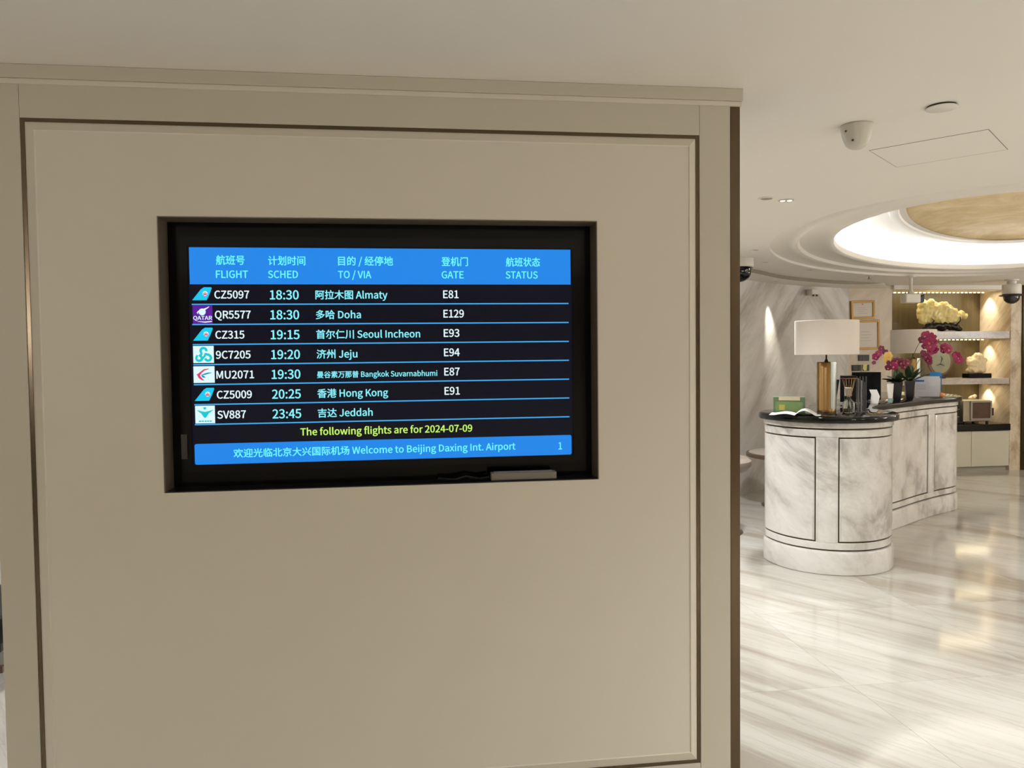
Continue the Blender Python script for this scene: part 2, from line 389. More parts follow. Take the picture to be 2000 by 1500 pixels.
m_white = emit('display_white', (226, 246, 250), S); m_cyan = emit('display_cyan', (140, 240, 255), S); m_yel = emit('display_yellow', (200, 246, 110), S)
m_tail = emit('logo_blue', (20, 200, 240), S); m_red = emit('logo_red', (225, 60, 110), S); m_purple = emit('logo_purple', (92, 22, 150), S)
m_lwhite = emit('logo_white', (222, 250, 255), S); m_green = emit('logo_green', (20, 200, 205), S); m_tealdk = emit('logo_teal', (30, 140, 185), S)
yl = YS-0.0012
def flat(poly, y, bm=None):
    bm = bm or bmesh.new(); bm.faces.new([bm.verts.new((x, y, z)) for x, z in poly]); return bm
def rect(x0, x1, z0, z1): return [(x0, z0), (x1, z0), (x1, z1), (x0, z1)]
dobj('header_bar', flat(rect(-0.672, 0.5065, 1.7805, 1.8925), yl), m_blue)
def rrect(x0, x1, z0, z1, r):
    o = []
    for cx, cz, a in ((x1-r, z1-r, 0), (x0+r, z1-r, 90), (x0+r, z0+r, 180), (x1-r, z0+r, 270)):
        for k in range(5): t = math.radians(a+k*22.5); o.append((cx+r*math.cos(t), cz+r*math.sin(t)))
    return o
dobj('footer_bar', flat(rrect(-0.6705, 0.505, 1.229, 1.293, 0.006), yl), m_blue)
for k in range(7):
    z = 1.7195-k*0.06118; dobj('row_line', flat(rect(-0.668, 0.499, z-0.0019, z+0.0019), yl), m_line)
font = None
try:
    fp = os.path.join(bpy.utils.system_resource('DATAFILES'), 'fonts', 'Noto Sans CJK Regular.woff2')
    if os.path.exists(fp): font = bpy.data.fonts.load(fp)
except Exception: font = None
def text_mesh(s, off=0.0, size=1.0):
    me = text_mesh0(s)
    if off:
        bm = bmesh.new()
        for dx, dy in ((-1, 0), (1, 0), (0, .8), (0, -.8), (.6, .6), (-.6, -.6)):
            k = len(bm.verts); bm.from_mesh(me); bm.verts.ensure_lookup_table()
            for v in bm.verts[k:]: v.co.x += dx*off; v.co.y += dy*off
        bm.to_mesh(me); bm.free()
    return me
def text_mesh0(s, off=0.0, size=1.0):
    c = bpy.data.curves.new('text', 'FONT'); c.body = s; c.size = size; c.offset = off; c.resolution_u = 3
    if font: c.font = font
    o = bpy.data.objects.new('text', c); COL.objects.link(o); bpy.context.view_layer.update()
    me = bpy.data.meshes.new_from_object(o.evaluated_get(bpy.context.evaluated_depsgraph_get()))
    bpy.data.objects.remove(o); bpy.data.curves.remove(c)
    return me
def bounds(me):
    xs_ = [v.co.x for v in me.vertices]; ys_ = [v.co.y for v in me.vertices]; return min(xs_), max(xs_), min(ys_), max(ys_)
def cap(ch): b = bounds(text_mesh(ch)); return b[3]-b[2], b[2]
CAP, _ = cap('H'); HAN, HANB = cap('国')
EMB = 0.020/0.733*CAP
def lettering(s, xl, xr, zb, h, mat, han=False, name='lettering', parent=None, y=None):
    ref = HAN if han else CAP
    me = text_mesh(s, EMB); b = bounds(me); sx = (xr-xl)/(b[1]-b[0]); sz = h/ref
    z_off = -HANB if han else 0
    for v in me.vertices: v.co = Vector((xl+(v.co.x-b[0])*sx, (YS-0.0024) if y is None else y, zb+(v.co.y+z_off)*sz))
    me.materials.clear(); me.materials.append(mat)
    o = bpy.data.objects.new(name, me); COL.objects.link(o); o.parent = parent or disp
    if parent is None: o.matrix_parent_inverse = Matrix.Translation((0, -D, -1.155))
    return o
for s, a, b, zb, h in (('航班号', -.594, -.509, 1.840, .027), ('计划时间', -.440, -.328, 1.839, .027), ('目的 / 经停地', -.229, -.060, 1.839, .027), ('登机门', .091, .175, 1.8385, .027), ('航班状态', .296, .407, 1.838, .027)):
    lettering(s, a, b, zb, h, m_hdr, han=True)
for s, a, b in (('FLIGHT', -.595, -.500), ('SCHED', -.441, -.351), ('TO / VIA', -.230, -.128), ('GATE', .091, .161), ('STATUS', .295, .399)):
    lettering(s, a, b, 1.800, .0220, m_hdr)
rows = [('CZ5097', -.498, '18:30', '阿拉木图 Almaty', -.079, 'E81', .144), ('QR5577', -.495, '18:30', '多哈 Doha', -.162, 'E129', .160), ('CZ315', -.515, '19:15', '首尔仁川 Seoul Incheon', .021, 'E93', .145),
        ('9C7205', -.498, '19:20', '济州 Jeju', -.175, 'E94', .145), ('MU2071', -.489, '19:30', '曼谷素万那普 Bangkok Suvarnabhumi', .073, 'E87', .144),
        ('CZ5009', -.497, '20:25', '香港 Hong Kong', -.082, 'E91', .144), ('SV887', -.516, '23:45', '吉达 Jeddah', -.131, None, 0)]
for k, (fl, fx, tm, ds, dx, ga, gx) in enumerate(rows):
    zb = 1.7375-k*0.06125
    lettering(fl, -.601, fx, zb, .0232, m_white); lettering(tm, -.437, -.350, zb-.003, .0272, m_cyan)
    lettering(ds, -.300, dx, zb-.0008, .0165 if k == 4 else .0222, m_cyan)
    if ga: lettering(ga, .095, gx, zb, .0238, m_white)
lettering('The following flights are for 2024-07-09', -.354, .182, 1.312, .0218, m_yel)
lettering('欢迎光临北京大兴国际机场 Welcome to Beijing Daxing Int. Airport', -.556, .321, 1.2505, .0215, m_hdr)
lettering('1', .4615, .4735, 1.247, .0228, m_hdr)
# airline marks in the left column
def ribbon(bm, pts, ws, y):
    pts = [Vector(p) for p in pts]; Lf, Rt = [], []
    for i, p in enumerate(pts):
        t = (pts[min(i+1, len(pts)-1)]-pts[max(i-1, 0)]).normalized(); nn = Vector((-t.y, t.x)); wd = ws[i] if isinstance(ws, (list, tuple)) else ws
        a, b = p+nn*wd/2, p-nn*wd/2; Lf.append(bm.verts.new((a.x, y, a.y))); Rt.append(bm.verts.new((b.x, y, b.y)))
    for i in range(len(pts)-1): bm.faces.new((Lf[i], Lf[i+1], Rt[i+1], Rt[i]))
    return bm
def disc(bm, cx, cz, r, y, n=14): bm.faces.new([bm.verts.new((cx+r*math.cos(2*PI*i/n), y, cz+r*math.sin(2*PI*i/n))) for i in range(n)]); return bm
def arc(cx, cz, r, a0, a1, n=10): return [(cx+r*math.cos(math.radians(a0+(a1-a0)*i/n)), cz+r*math.sin(math.radians(a0+(a1-a0)*i/n))) for i in range(n+1)]
def logo_root(bm, mat): return dobj('airline_logo', bm, mat)
y1_, y2_, y3_ = yl-0.0004, yl-0.0008, yl-0.0012
for zt in (1.7715, 1.6485, 1.4645):                      # blue tail fin with a red kapok flower
    z0_ = zt-.0395
    lg = logo_root(flat([(-.6665, z0_), (-.624, z0_), (-.617, z0_+.014), (-.608, zt-.003), (-.610, zt), (-.631, zt), (-.640, zt-.006)], y1_), m_tail)
    b2 = bmesh.new(); disc(b2, -.628, zt-.019, .0075, y2_); dobj('flower_disc', b2, m_lwhite, parent=lg)
    b3 = bmesh.new()
    for a in (90, 150, 30, 200, -20): ribbon(b3, [(-.628, zt-.023), (-.628+.0062*math.cos(math.radians(a)), zt-.021+.0062*math.sin(math.radians(a)))], [.0012, .0034], y3_)
    dobj('flower_mark', b3, m_red, parent=lg)
for o in [o for o in COL.objects if o.name.startswith(('flower_disc', 'flower_mark'))]: o.matrix_parent_inverse = Matrix.Identity(4)
def child(lg, bm, mat, name='logo_mark'):
    return dobj(name, bm, mat, parent=lg)
lg = logo_root(flat(rect(-.666, -.608, 1.660, 1.7165), y1_), m_purple)       # purple square with a white horned head
b2 = bmesh.new(); disc(b2, -.638, 1.6965, .0105, y2_); ribbon(b2, [(-.641, 1.700), (-.632, 1.7035), (-.622, 1.709), (-.617, 1.713)], [.010, .006, .003, .0015], y3_)
ribbon(b2, [(-.648, 1.700), (-.652, 1.694), (-.650, 1.690)], [.002, .004, .001], y3_); ribbon(b2, [(-.652, 1.6675), (-.63, 1.6655), (-.610, 1.6675)], [.001, .0035, .003], y2_); child(lg, b2, m_lwhite)
lettering('QATAR', -.6645, -.609, 1.6725, .0115, m_lwhite, parent=lg, y=y3_)
lg = logo_root(flat(rect(-.6675, -.607, 1.541, 1.593), y1_), m_lwhite)        # green triple curl on white
b2 = bmesh.new()
ribbon(b2, arc(-.637, 1.578, .0085, -10, 215, 14)+[(-.643, 1.568), (-.650, 1.561)], .0075, y2_)
ribbon(b2, arc(-.650, 1.5555, .0075, 60, -140, 12)[::-1], .0072, y2_); ribbon(b2, [(-.655, 1.565)]+arc(-.650, 1.5555, .0085, 170, 330, 10)+[(-.634, 1.562), (-.630, 1.570)], .0066, y3_)
ribbon(b2, [(-.634, 1.5685), (-.622, 1.566)]+arc(-.624, 1.5565, .0085, 60, -170, 12), .0075, y2_); child(lg, b2, m_green)
lg = logo_root(flat(rect(-.668, -.606, 1.480, 1.531), y1_), m_lwhite)         # red and blue swallow on white
b2 = bmesh.new(); ribbon(b2, [(-.623, 1.5225), (-.636, 1.520), (-.646, 1.512), (-.6525, 1.5045), (-.659, 1.5055)], [.002, .0045, .0055, .0085, .0012], y2_)
ribbon(b2, [(-.6535, 1.506), (-.650, 1.497), (-.642, 1.490), (-.637, 1.488)], [.0085, .0075, .0045, .001], y3_); child(lg, b2, m_red)
b2 = bmesh.new(); ribbon(b2, [(-.645, 1.5045), (-.635, 1.5065), (-.625, 1.5095), (-.614, 1.511)], [.001, .0045, .004, .001], y2_)
ribbon(b2, [(-.645, 1.504), (-.640, 1.4995), (-.633, 1.496)], [.001, .007, .001], y3_); child(lg, b2, m_tealdk)
lg = logo_root(flat(rect(-.666, -.608, 1.356, 1.410), y1_), m_lwhite)         # green winged shield, crown above, line of print below
b2 = bmesh.new(); ribbon(b2, [(-.661, 1.397), (-.650, 1.391), (-.637, 1.386), (-.624, 1.391), (-.613, 1.397)], [.0008, .006, .010, .006, .0008], y2_)
flat([(-.648, 1.386), (-.626, 1.386), (-.633, 1.375), (-.637, 1.372), (-.641, 1.375)], y3_, b2); disc(b2, -.6375, 1.402, .004, y2_, 8); ribbon(b2, [(-.642, 1.4035), (-.633, 1.4035)], .002, y3_)
child(lg, b2, m_green)
b2 = bmesh.new()
for a, b in ((-.656, -.6485), (-.647, -.641), (-.639, -.633), (-.6315, -.626), (-.6245, -.618)): ribbon(b2, [(a, 1.3625), (b, 1.3625)], .0042, y2_)
child(lg, b2, m_green)
# things seen behind the glass under the screen
dobj('label_tab', B(-.707, -.690, YS-.010, YS-.004, 1.248, 1.324), pm('dark_tab', (52, 47, 42), 0.5))
ps = thing('power_strip', 'pale grey power strip lying in the recess under the flight screen', 'power strip', (.341, 2.418, 1.1585))
obj('body', B(-.105, .105, -.018, .018, 0, .024), pm('power_strip_plastic', (120, 112, 102), 0.5), ps, bevel=.003)
obj('socket_row', B(-.095, .095, -.012, .012, .024, .0255), grey_plastic, ps)
cb = tag(obj('cable', T([(.07, 2.435, 1.166), (.12, 2.42, 1.163), (.16, 2.425, 1.172), (.20, 2.418, 1.164), (.232, 2.418, 1.168)], .0035, 6), black_matte, smooth=True), 'thin black cable curling left of the power strip under the screen', 'cable')

# ------------------------------------------------------------------ niche wall, piers, back and side walls
struct(obj('wall_back', B(5.44, 6.04, 9.10, 9.75, 0, 2.40), marble('marble_certificate_wall', (216, 204, 186), (204, 190, 170), (186, 170, 150), rot=(0, math.radians(40), 0), across=1.6, along=0.5, rough=0.25)))
bd, n_, l_, b_ = new_mat('ribbed_bronze_backdrop')
tc = n_.new('ShaderNodeTexCoord'); mp = n_.new('ShaderNodeMapping'); mp.inputs['Scale'].default_value = (26, 1, 0.8); l_.new(tc.outputs['Object'], mp.inputs[0])
no = n_.new('ShaderNodeTexNoise'); no.inputs['Scale'].default_value = 2; no.inputs['Detail'].default_value = 5; l_.new(mp.outputs[0], no.inputs['Vector'])
cr = n_.new('ShaderNodeValToRGB'); cr.color_ramp.elements[0].color = (*lin((74, 64, 44)), 1); cr.color_ramp.elements[1].color = (*lin((112, 100, 72)), 1)
l_.new(no.outputs['Fac'], cr.inputs[0]); l_.new(cr.outputs[0], b_.inputs['Base Color']); b_.inputs['Roughness'].default_value = 0.38; b_.inputs['Metallic'].default_value = 0.35
bp = n_.new('ShaderNodeBump'); bp.inputs['Strength'].default_value = 0.35; bp.inputs['Distance'].default_value = .004; l_.new(no.outputs['Fac'], bp.inputs['Height']); l_.new(bp.outputs[0], b_.inputs['Normal'])
struct(obj('wall_niche', B(6.04, 7.66, 9.60, 9.75, 0, 2.40), bd))
struct(obj('wall_right_pier', B(7.66, 7.815, 9.05, 9.75, 0, 2.40), [pier_y_marble]))
struct(obj('trim_2', B(7.815, 7.90, 9.03, 9.75, 0, 2.40), bronze_dark))
struct(obj('trim_3', B(6.04, 7.66, 9.06, 9.60, 2.346, 2.3995), ceil_m))
struct(obj('wall_far_right', B(7.90, XR, 9.20, 9.75, 0, 2.40), pier_marble))
struct(obj('wall_right', B(XR-0.1, XR, YN, 9.20, 0, 2.40), pm('warm_wall', (196, 184, 166), 0.6)))
struct(obj('wall_behind', B(XL, XR, YN, YN+0.1, 0, 2.40), pm('warm_wall_behind', (150, 138, 122), 0.6)))
struct(obj('wall_far_left', B(XL, XL+0.1, YN, 6.95, 0, 2.40), pm('warm_wall_left', (170, 158, 142), 0.6)))
struct(obj('wall_rear_left', B(XL, 0.9, 6.95, 7.1, 0, 2.40), wall_marble))

# shelves with bead lights
bead = emit('led_bead', (255, 226, 150), 5.0)
shelf_m = marble('marble_shelf', (206, 198, 190), (190, 182, 174), (160, 150, 142), across=3, along=2, rough=0.3)
def shelf(z0, z1, label, cat='shelf'):
    s = tag(obj('marble_shelf', B(6.045, 7.655, 9.06, 9.595, z0, z1), shelf_m, bevel=.003), label, cat, 'marble shelves in the niche'); return s
def beads(zt, parent, x0=6.10, x1=7.62, y=9.50):
    bm = bmesh.new(); n = 26
    for i in range(n):
        x = x0+(x1-x0)*i/(n-1); box(bm, x-.011, x+.011, y-.01, y+.01, zt-.012, zt-.002)
    o = obj('led_strip', bm, bead, parent); o['kind'] = 'stuff'; return o
s1 = shelf(1.715, 1.810, 'grey-veined marble shelf carrying the large yellow jade carving'); beads(1.715, s1)
s2 = shelf(1.127, 1.199, 'grey-veined marble shelf below the lamp-lit one, carrying the small carving'); beads(1.127, s2)
tr = bpy.data.objects['trim_3']; beads(2.346, tr)
def strip_lamp(z, p):
    l = bpy.data.lights.new('led_strip_lamp', 'AREA'); l.shape = 'RECTANGLE'; l.size = 1.5; l.size_y = 0.14; l.energy = p; l.color = (1.0, 0.84, 0.55)
    o = bpy.data.objects.new('led_strip_lamp', l); COL.objects.link(o); o.location = (6.86, 9.30, z)
for z in (2.325, 1.695, 1.107): strip_lamp(z, 3.2)
for z in (2.335, 1.705, 1.117): spot((7.585, 9.42, z), 16.0, target=(7.64, 9.43, z-0.6), size=80, blend=.9, radius=.02, color=(1.0, .88, .68))

# low cabinet with black top
cabm = pm('off_white_lacquer', (206, 202, 186), 0.4, vary=.01)
cab = thing('low_cabinet', 'off-white low cabinet with a black stone top under the niche shelves', 'cabinet', (6.04, 9.05, 0))
obj('body', B(0.005, 1.615, 0.02, .54, .06, .523), cabm, cab)
obj('toe_kick', B(0.005, 1.615, 0.05, .54, 0, .06), pm('cabinet_kick', (176, 170, 156), .5), cab)
for k in range(3): obj('door', B(.008+k*.538, .540+k*.538, 0.0, .02, .062, .520), cabm, cab, bevel=.002)
obj('worktop', B(0.002, 1.618, -.02, .545, .5235, .609), black_marble, cab, bevel=.003)

# ------------------------------------------------------------------ the curving marble counter
OUT = []
ncx, ncy, nr = 3.056, 5.385, 0.452
for a in (180, 205, 230, 255, 280, 305, 330, 355): OUT.append((ncx+nr*math.cos(math.radians(a)), ncy+nr*math.sin(math.radians(a))))
OUT += [(3.535, 5.60), (3.70, 5.86), (3.95, 6.06), (4.25, 6.26), (4.636, 6.52), (4.95, 6.705), (5.20, 6.835), (5.33, 6.96), (5.44, 7.20), (5.50, 7.50), (5.40, 7.80), (5.12, 7.92), (4.80, 7.66), (4.32, 7.10), (3.76, 6.64), (3.42, 6.24), (3.24, 5.92), (3.02, 5.78), (2.78, 5.70), (2.63, 5.54)]
def dense(P, n=10): return catmull(P, n, closed=True)
DP = dense(OUT, 20); ND = len(DP)
def offs(o):
    r = []
    for i in range(ND):
        a = Vector(DP[i-1]); b = Vector(DP[(i+1) % ND]); t = (b-a).normalized(); r.append((DP[i][0]+t.y*o, DP[i][1]-t.x*o))
    return r
def nearest(p): return min(range(ND), key=lambda i: (DP[i][0]-p[0])**2+(DP[i][1]-p[1])**2)
counter = thing('reception_counter', 'curving white marble reception counter with black polished top and bronze inlays', 'counter', (3.9, 6.4, 0))
cinv = Matrix.Translation((-3.9, -6.4, 0))
def cobj(name, bm, mat, smooth=True):
    o = obj(name, bm, mat, None, smooth=smooth); o.parent = counter; o.matrix_parent_inverse = cinv; return o
def ringsolid(prof, cap=True):
    """closed counter outline swept through a profile of (offset, z)"""
    bm = bmesh.new(); R = []
    for o, z in prof: R.append([bm.verts.new((*p, z)) for p in offs(o)])
    for a, b in zip(R, R[1:]):
        for i in range(ND): bm.faces.new((a[i], a[(i+1) % ND], b[(i+1) % ND], b[i]))
    if cap: bm.faces.new(R[0][::-1]); bm.faces.new(R[-1])
    return bm
cobj('core', ringsolid([(-.022, .004), (-.022, 1.062)]), bronze_dark)
cobj('plinth', ringsolid([(-.006, 0), (0, .006), (0, .150), (-.006, .163), (-.02, .168)]), counter_marble)
def bandring(name, z0, z1, o=-.010, c=.003): cobj(name, ringsolid([(-.022, z0), (o-c, z0), (o, z0+c), (o, z1-c), (o-c, z1), (-.022, z1)], cap=False), counter_marble)
bandring('bottom_rail', .178, .2265)
bandring('top_rail', .9645, 1.0145)
bandring('cornice', 1.0265, 1.0625, o=-.002)
def seg(name, i0, i1, z0, z1, o=-.010, c=.004, raised=0.0):
    """one curved marble panel between outline indices, edges chamfered"""
    idx = [i % ND for i in range(i0, i1+1)]; bm = bmesh.new(); O = {k: offs(k) for k in (-.022, o, o-c)}
    rows_ = []
    n = len(idx)
    for j, i in enumerate(idx):
        e = j in (0, n-1)
        ff = o-c if e else o
        P = [(-.022, z0), (o-c, z0), (ff, z0+c), (ff, z1-c), (o-c, z1), (-.022, z1)]
        rows_.append([bm.verts.new((*offs_cache(k)[i], z)) for k, z in P])
    for a, b in zip(rows_, rows_[1:]):
        for k in range(5): bm.faces.new((a[k], a[k+1], b[k+1], b[k]))
    bm.faces.new(rows_[0]); bm.faces.new(rows_[-1][::-1])
    return cobj(name, bm, counter_marble)
_oc = {}
def offs_cache(k):
    if k not in _oc: _oc[k] = offs(k)
    return _oc[k]
st = [(nearest((2.775, 5.03)), nearest((2.905, 4.96))), (nearest((3.50, 5.48)), nearest((3.545, 5.62))), (nearest((4.775, 6.605)), nearest((4.875, 6.665))),
      (nearest((5.46, 7.28)), nearest((5.49, 7.42))), (nearest((4.80, 7.66)), nearest((4.72, 7.57))), (nearest((3.76, 6.64)), nearest((3.67, 6.55)))]
st.sort()
for k, (a, b) in enumerate(st):
    seg('stile', a, b, .2265, .9645, c=.0015)
    nx = st[(k+1) % len(st)][0]
    if nx < b: nx += ND
    # thin bronze inlay shows between the stile and the panel
    seg('marble_panel', b+1, nx-1, .2365, .9545, c=.005)
cobj('worktop', ringsolid([(.020, 1.0630), (.031, 1.068), (.034, 1.078), (.034, 1.100), (.030, 1.108), (.020, 1.113)]), black_marble)
CT = 1.1133
black_marble.node_tree.nodes['Principled BSDF'].inputs['Specular IOR Level'].default_value = 0.28

# ------------------------------------------------------------------ table lamps
shade_m = pm('linen_shade', (214, 204, 193), 0.9, vary=.03, scale=60)
brass = pm('brushed_brass', (146, 114, 72), 0.32, metal=1.0, vary=.12, scale=3, stretch=(40, 40, .2))
chrome = pm('chrome', (178, 184, 176), 0.34, metal=1.0)
def lamp(label, loc):
    t = thing('table_lamp', label, 'lamp', loc, 0, 'table lamps on the reception counter')
    obj('base', L([(0, 0), (.064, 0), (.066, .004), (.066, .030), (.0645, .034), (.0645, .365), (.062, .372), (0, .372)], 40), brass, t, smooth=True)
    bm = bmesh.new()                                              # mirror-chrome shell wrapping the right-hand third
    aa = [math.radians(a) for a in range(-94, 67, 8)]; R = []
    for a in aa:
        R.append([bm.verts.new((r*math.cos(a), r*math.sin(a), z)) for r, z in ((.0635, .034), (.069, .034), (.069, .373), (.0635, .373))])
    for a, b in zip(R, R[1:]):
        for k in range(4): bm.faces.new((a[k], a[(k+1) % 4], b[(k+1) % 4], b[k]))
    bm.faces.new(R[0]); bm.faces.new(R[-1][::-1]); obj('chrome_shell', bm, chrome, t, smooth=True)
    obj('stem', L([(0, .37), (.016, .372), (.010, .385), (.0055, .395), (.0055, .62), (0, .62)], 16), bronze_dark, t, smooth=True)
    obj('lamp_shade', L([(.216, .425), (.218, .427), (.218, .668), (.216, .670), (.212, .670), (.212, .425), (.216, .425)], 56), shade_m, t, smooth=True)
    obj('shade_diffuser', L([(0, .655), (.212, .655), (.212, .658), (0, .658)], 40), shade_m, t)
    return t
lamp('brass cylinder table lamp with white drum shade, nearer one beside the certificates', (2.965, 5.235, CT))
lamp('white drum shade table lamp standing behind the magenta orchids', (5.20, 7.47, CT))

# ------------------------------------------------------------------ things on the counter
def at(loc, rz=0): return Matrix.Translation(loc) @ Matrix.Rotation(rz, 4, 'Z')
FACE = -math.radians(28)              # roughly towards the camera
gh = thing('leaflet_box', 'small green display box with a pale picture on the near end of the counter', 'box', (2.745, 5.36, CT), FACE)
grn = pm('green_card', (78, 98, 66), .5, vary=.15, scale=30)
obj('body', B(-.110, .110, -.03, .03, 0, .118), grn, gh, bevel=.002)
obj('header_card', B(-.072, .075, -.0335, -.0305, .092, .116), pm('beige_print', (176, 160, 132), .5), gh)
obj('picture', B(-.095, .095, -.0335, -.0305, .006, .082), pm('green_picture', (94, 116, 66), .5, vary=.3, scale=24), gh)
obj('gold_motif', B(-.070, -.030, -.0345, -.0335, .02, .06), pm('gold_print', (150, 140, 54), .5), gh)
# open magazine with curling pages, pen beside it
mg = thing('open_magazine', 'open white magazine lying in front of the green box', 'magazine', (2.70, 5.18, CT), FACE-.05)
def page(side, lift):
    bm = bmesh.new(); n = 12; R = []
    for i in range(n+1):
        u = i/n; x = side*u*.17; z = .004+lift*math.sin(min(1, u*1.25)*PI)*(1-u*.35)
        R.append([bm.verts.new((x, y, zz)) for y, zz in ((-.105, z), (.105, z), (.105, z-.0035), (-.105, z-.0035))])
    for a, b in zip(R, R[1:]):
        for k in range(4): bm.faces.new((a[k], a[(k+1) % 4], b[(k+1) % 4], b[k]))
    bm.faces.new(R[0]); bm.faces.new(R[-1][::-1]); return bm
pap = pm('paper', (208, 204, 198), .6, vary=.02)
obj('page', page(-1, .012), pap, mg, smooth=True); obj('page', page(1, .040), pap, mg, smooth=True)
pn = thing('pen', 'dark ballpoint pen lying right of the open magazine', 'pen', (2.885, 5.075, CT+.006), FACE)
obj('barrel', T([(-.07, 0, 0), (.05, 0, 0), (.065, 0, 0)], [.005, .005, .0015], 10), black_matte, pn, smooth=True)
obj('clip', B(-.068, -.03, -.0012, .0012, .0052, .0068), chrome, pn)

df = thing('reed_diffuser', 'glass reed diffuser with orange tipped sticks right of the brass lamp', 'diffuser', (3.125, 5.21, CT))
obj('bottle', L([(0, .001), (.040, .001), (.043, .006), (.043, .070), (.034, .088), (.014, .100), (.013, .118), (.016, .120), (.016, .124), (.010, .124), (.010, .10), (.030, .084), (.039, .068), (.039, .006), (0, .006)], 28), glass_m, df, smooth=True)
obj('oil', L([(0, .007), (.0385, .007), (.0385, .034), (0, .034)], 24), pm('amber_oil', (170, 150, 90), .1, trans=.6), df, smooth=True)
reed = pm('reed', (196, 158, 112), .7); pet = [pm('orange_petal', (226, 130, 50), .6), pm('pink_petal', (190, 90, 96), .6), pm('gold_petal', (222, 160, 60), .6)]
for k in range(7):
    a = 2*PI*k/7+.3; tx, ty = .048*math.cos(a), .030*math.sin(a)
    rd = obj('reed', T([(-tx*.35, -ty*.35, .010), (tx, ty, .245)], .0017, 5), reed, df)
    bm = bmesh.new()
    for q in range(6):
        b = 2*PI*q/6; c = Vector((tx, ty, .247)); d = Vector((math.cos(b), math.sin(b), .25))
        s_ = Vector((-math.sin(b), math.cos(b), 0))*.006
        v = [bm.verts.new(c), bm.verts.new(c+d*.014+s_*1.6), bm.verts.new(c+d*.026), bm.verts.new(c+d*.014-s_*1.6)]; bm.faces.new(v)
    obj('flower_tip', bm, pet[1 if math.cos(a) < -.6 else (0 if k % 2 else 2)], rd)

ts = thing('payment_stand', 'dark leaning card reader stand behind the reed diffuser', 'card reader', (3.13, 5.50, CT), FACE)
obj('tablet', prism_xz([(-.05, .03), (.05, .03), (.08, .235), (-.015, .235)], -.008, .008), pm('navy_black', (34, 32, 42), .3), ts, bevel=.003)
obj('foot', B(-.055, .055, -.03, .04, 0, .03), black_matte, ts, bevel=.004)
wc_ = thing('white_desk_phone', 'small white upright box with a black band beside the reed diffuser', 'box', (3.245, 5.42, CT), FACE)
obj('body', B(-.024, .024, -.02, .02, 0, .175), white_plastic, wc_, bevel=.003)
obj('band', B(-.0255, .0255, -.0215, .0215, .088, .112), black_matte, wc_)
ac = thing('brochure_stand', 'upright clear acrylic brochure stand left of the black screens', 'stand', (3.25, 5.25, CT), FACE)
acr = pm('acrylic', (225, 228, 226), .05, trans=.85, ior=1.3)
obj('base_plate', B(-.045, .040, -.04, .04, 0, .006), acr, ac)
for k in range(4): obj('divider', B(-.034+k*.020, -.030+k*.020, -.03, .03, .006, .262), acr, ac)
for k in range(3): 
    o = obj('brochure', B(-.027+k*.020, -.019+k*.020, -.028, .028, .008, .245-.012*k), pm('brochure_paper', ((120, 112, 108), (150, 142, 136), (72, 66, 66))[k], .5), ac)

def screen_back(name, label, loc, rz, wd, h, foot=.05, tilt=0):
    t = thing(name, label, 'monitor', loc, rz, 'black monitors on the reception counter')
    obj('panel', B(-wd/2, wd/2, -.012, .012, .02, h), black_gloss, t, bevel=.004)
    obj('back_housing', B(-wd*.3, wd*.3, .012, .035, .05, h*.75), black_matte, t, bevel=.006)
    obj('foot', B(-wd*.25, wd*.25, -foot, foot, 0, .008), black_matte, t, bevel=.002)
    obj('neck', B(-.02, .02, -.005, .01, .006, .04), black_matte, t)
    return t
screen_back('monitor', 'small black monitor beside the acrylic brochure stand', (3.64, 6.08, CT), FACE, .125, .245)
screen_back('monitor', 'wider black monitor to the left of the orchid pots', (3.98, 6.36, CT), FACE-.1, .235, .265)
tc_ = thing('tent_card', 'folded white tent card standing on the black worktop below the orchids', 'card', (3.90, 6.115, CT), FACE+.1)
bm = bmesh.new()
poly = [(-.028, 0), (.030, .0), (.044, .062), (.020, .120), (-.040, .120), (-.016, .060)]
prism_xz(poly, -.004, .004, bm); obj('card', bm, pap, tc_)
obj('leg', prism_xz([(-.03, 0), (.03, 0), (.02, .09), (-.02, .09)], .010, .014), pap, tc_)
tb = thing('cream_tube', 'small white tube on a pale green cap standing in front of the orchids', 'bottle', (4.12, 6.225, CT))
obj('cap', L([(0, 0), (.020, 0), (.020, .035), (.017, .037), (0, .037)], 20), pm('green_cap', (120, 150, 136), .4), tb, smooth=True)
bm = bmesh.new(); R = []
for z, rx, ry in ((.037, .018, .018), (.06, .021, .019), (.10, .027, .013), (.14, .031, .006), (.158, .032, .0025), (.165, .032, .0025)):
    R.append([bm.verts.new((rx*math.cos(2*PI*i/20), ry*math.sin(2*PI*i/20), z)) for i in range(20)])
for a, b in zip(R, R[1:]):
    for i in range(20): bm.faces.new((a[i], a[(i+1) % 20], b[(i+1) % 20], b[i]))
bm.faces.new(R[0]); bm.faces.new(R[-1]); obj('tube_body', bm, pap, tb, smooth=True)

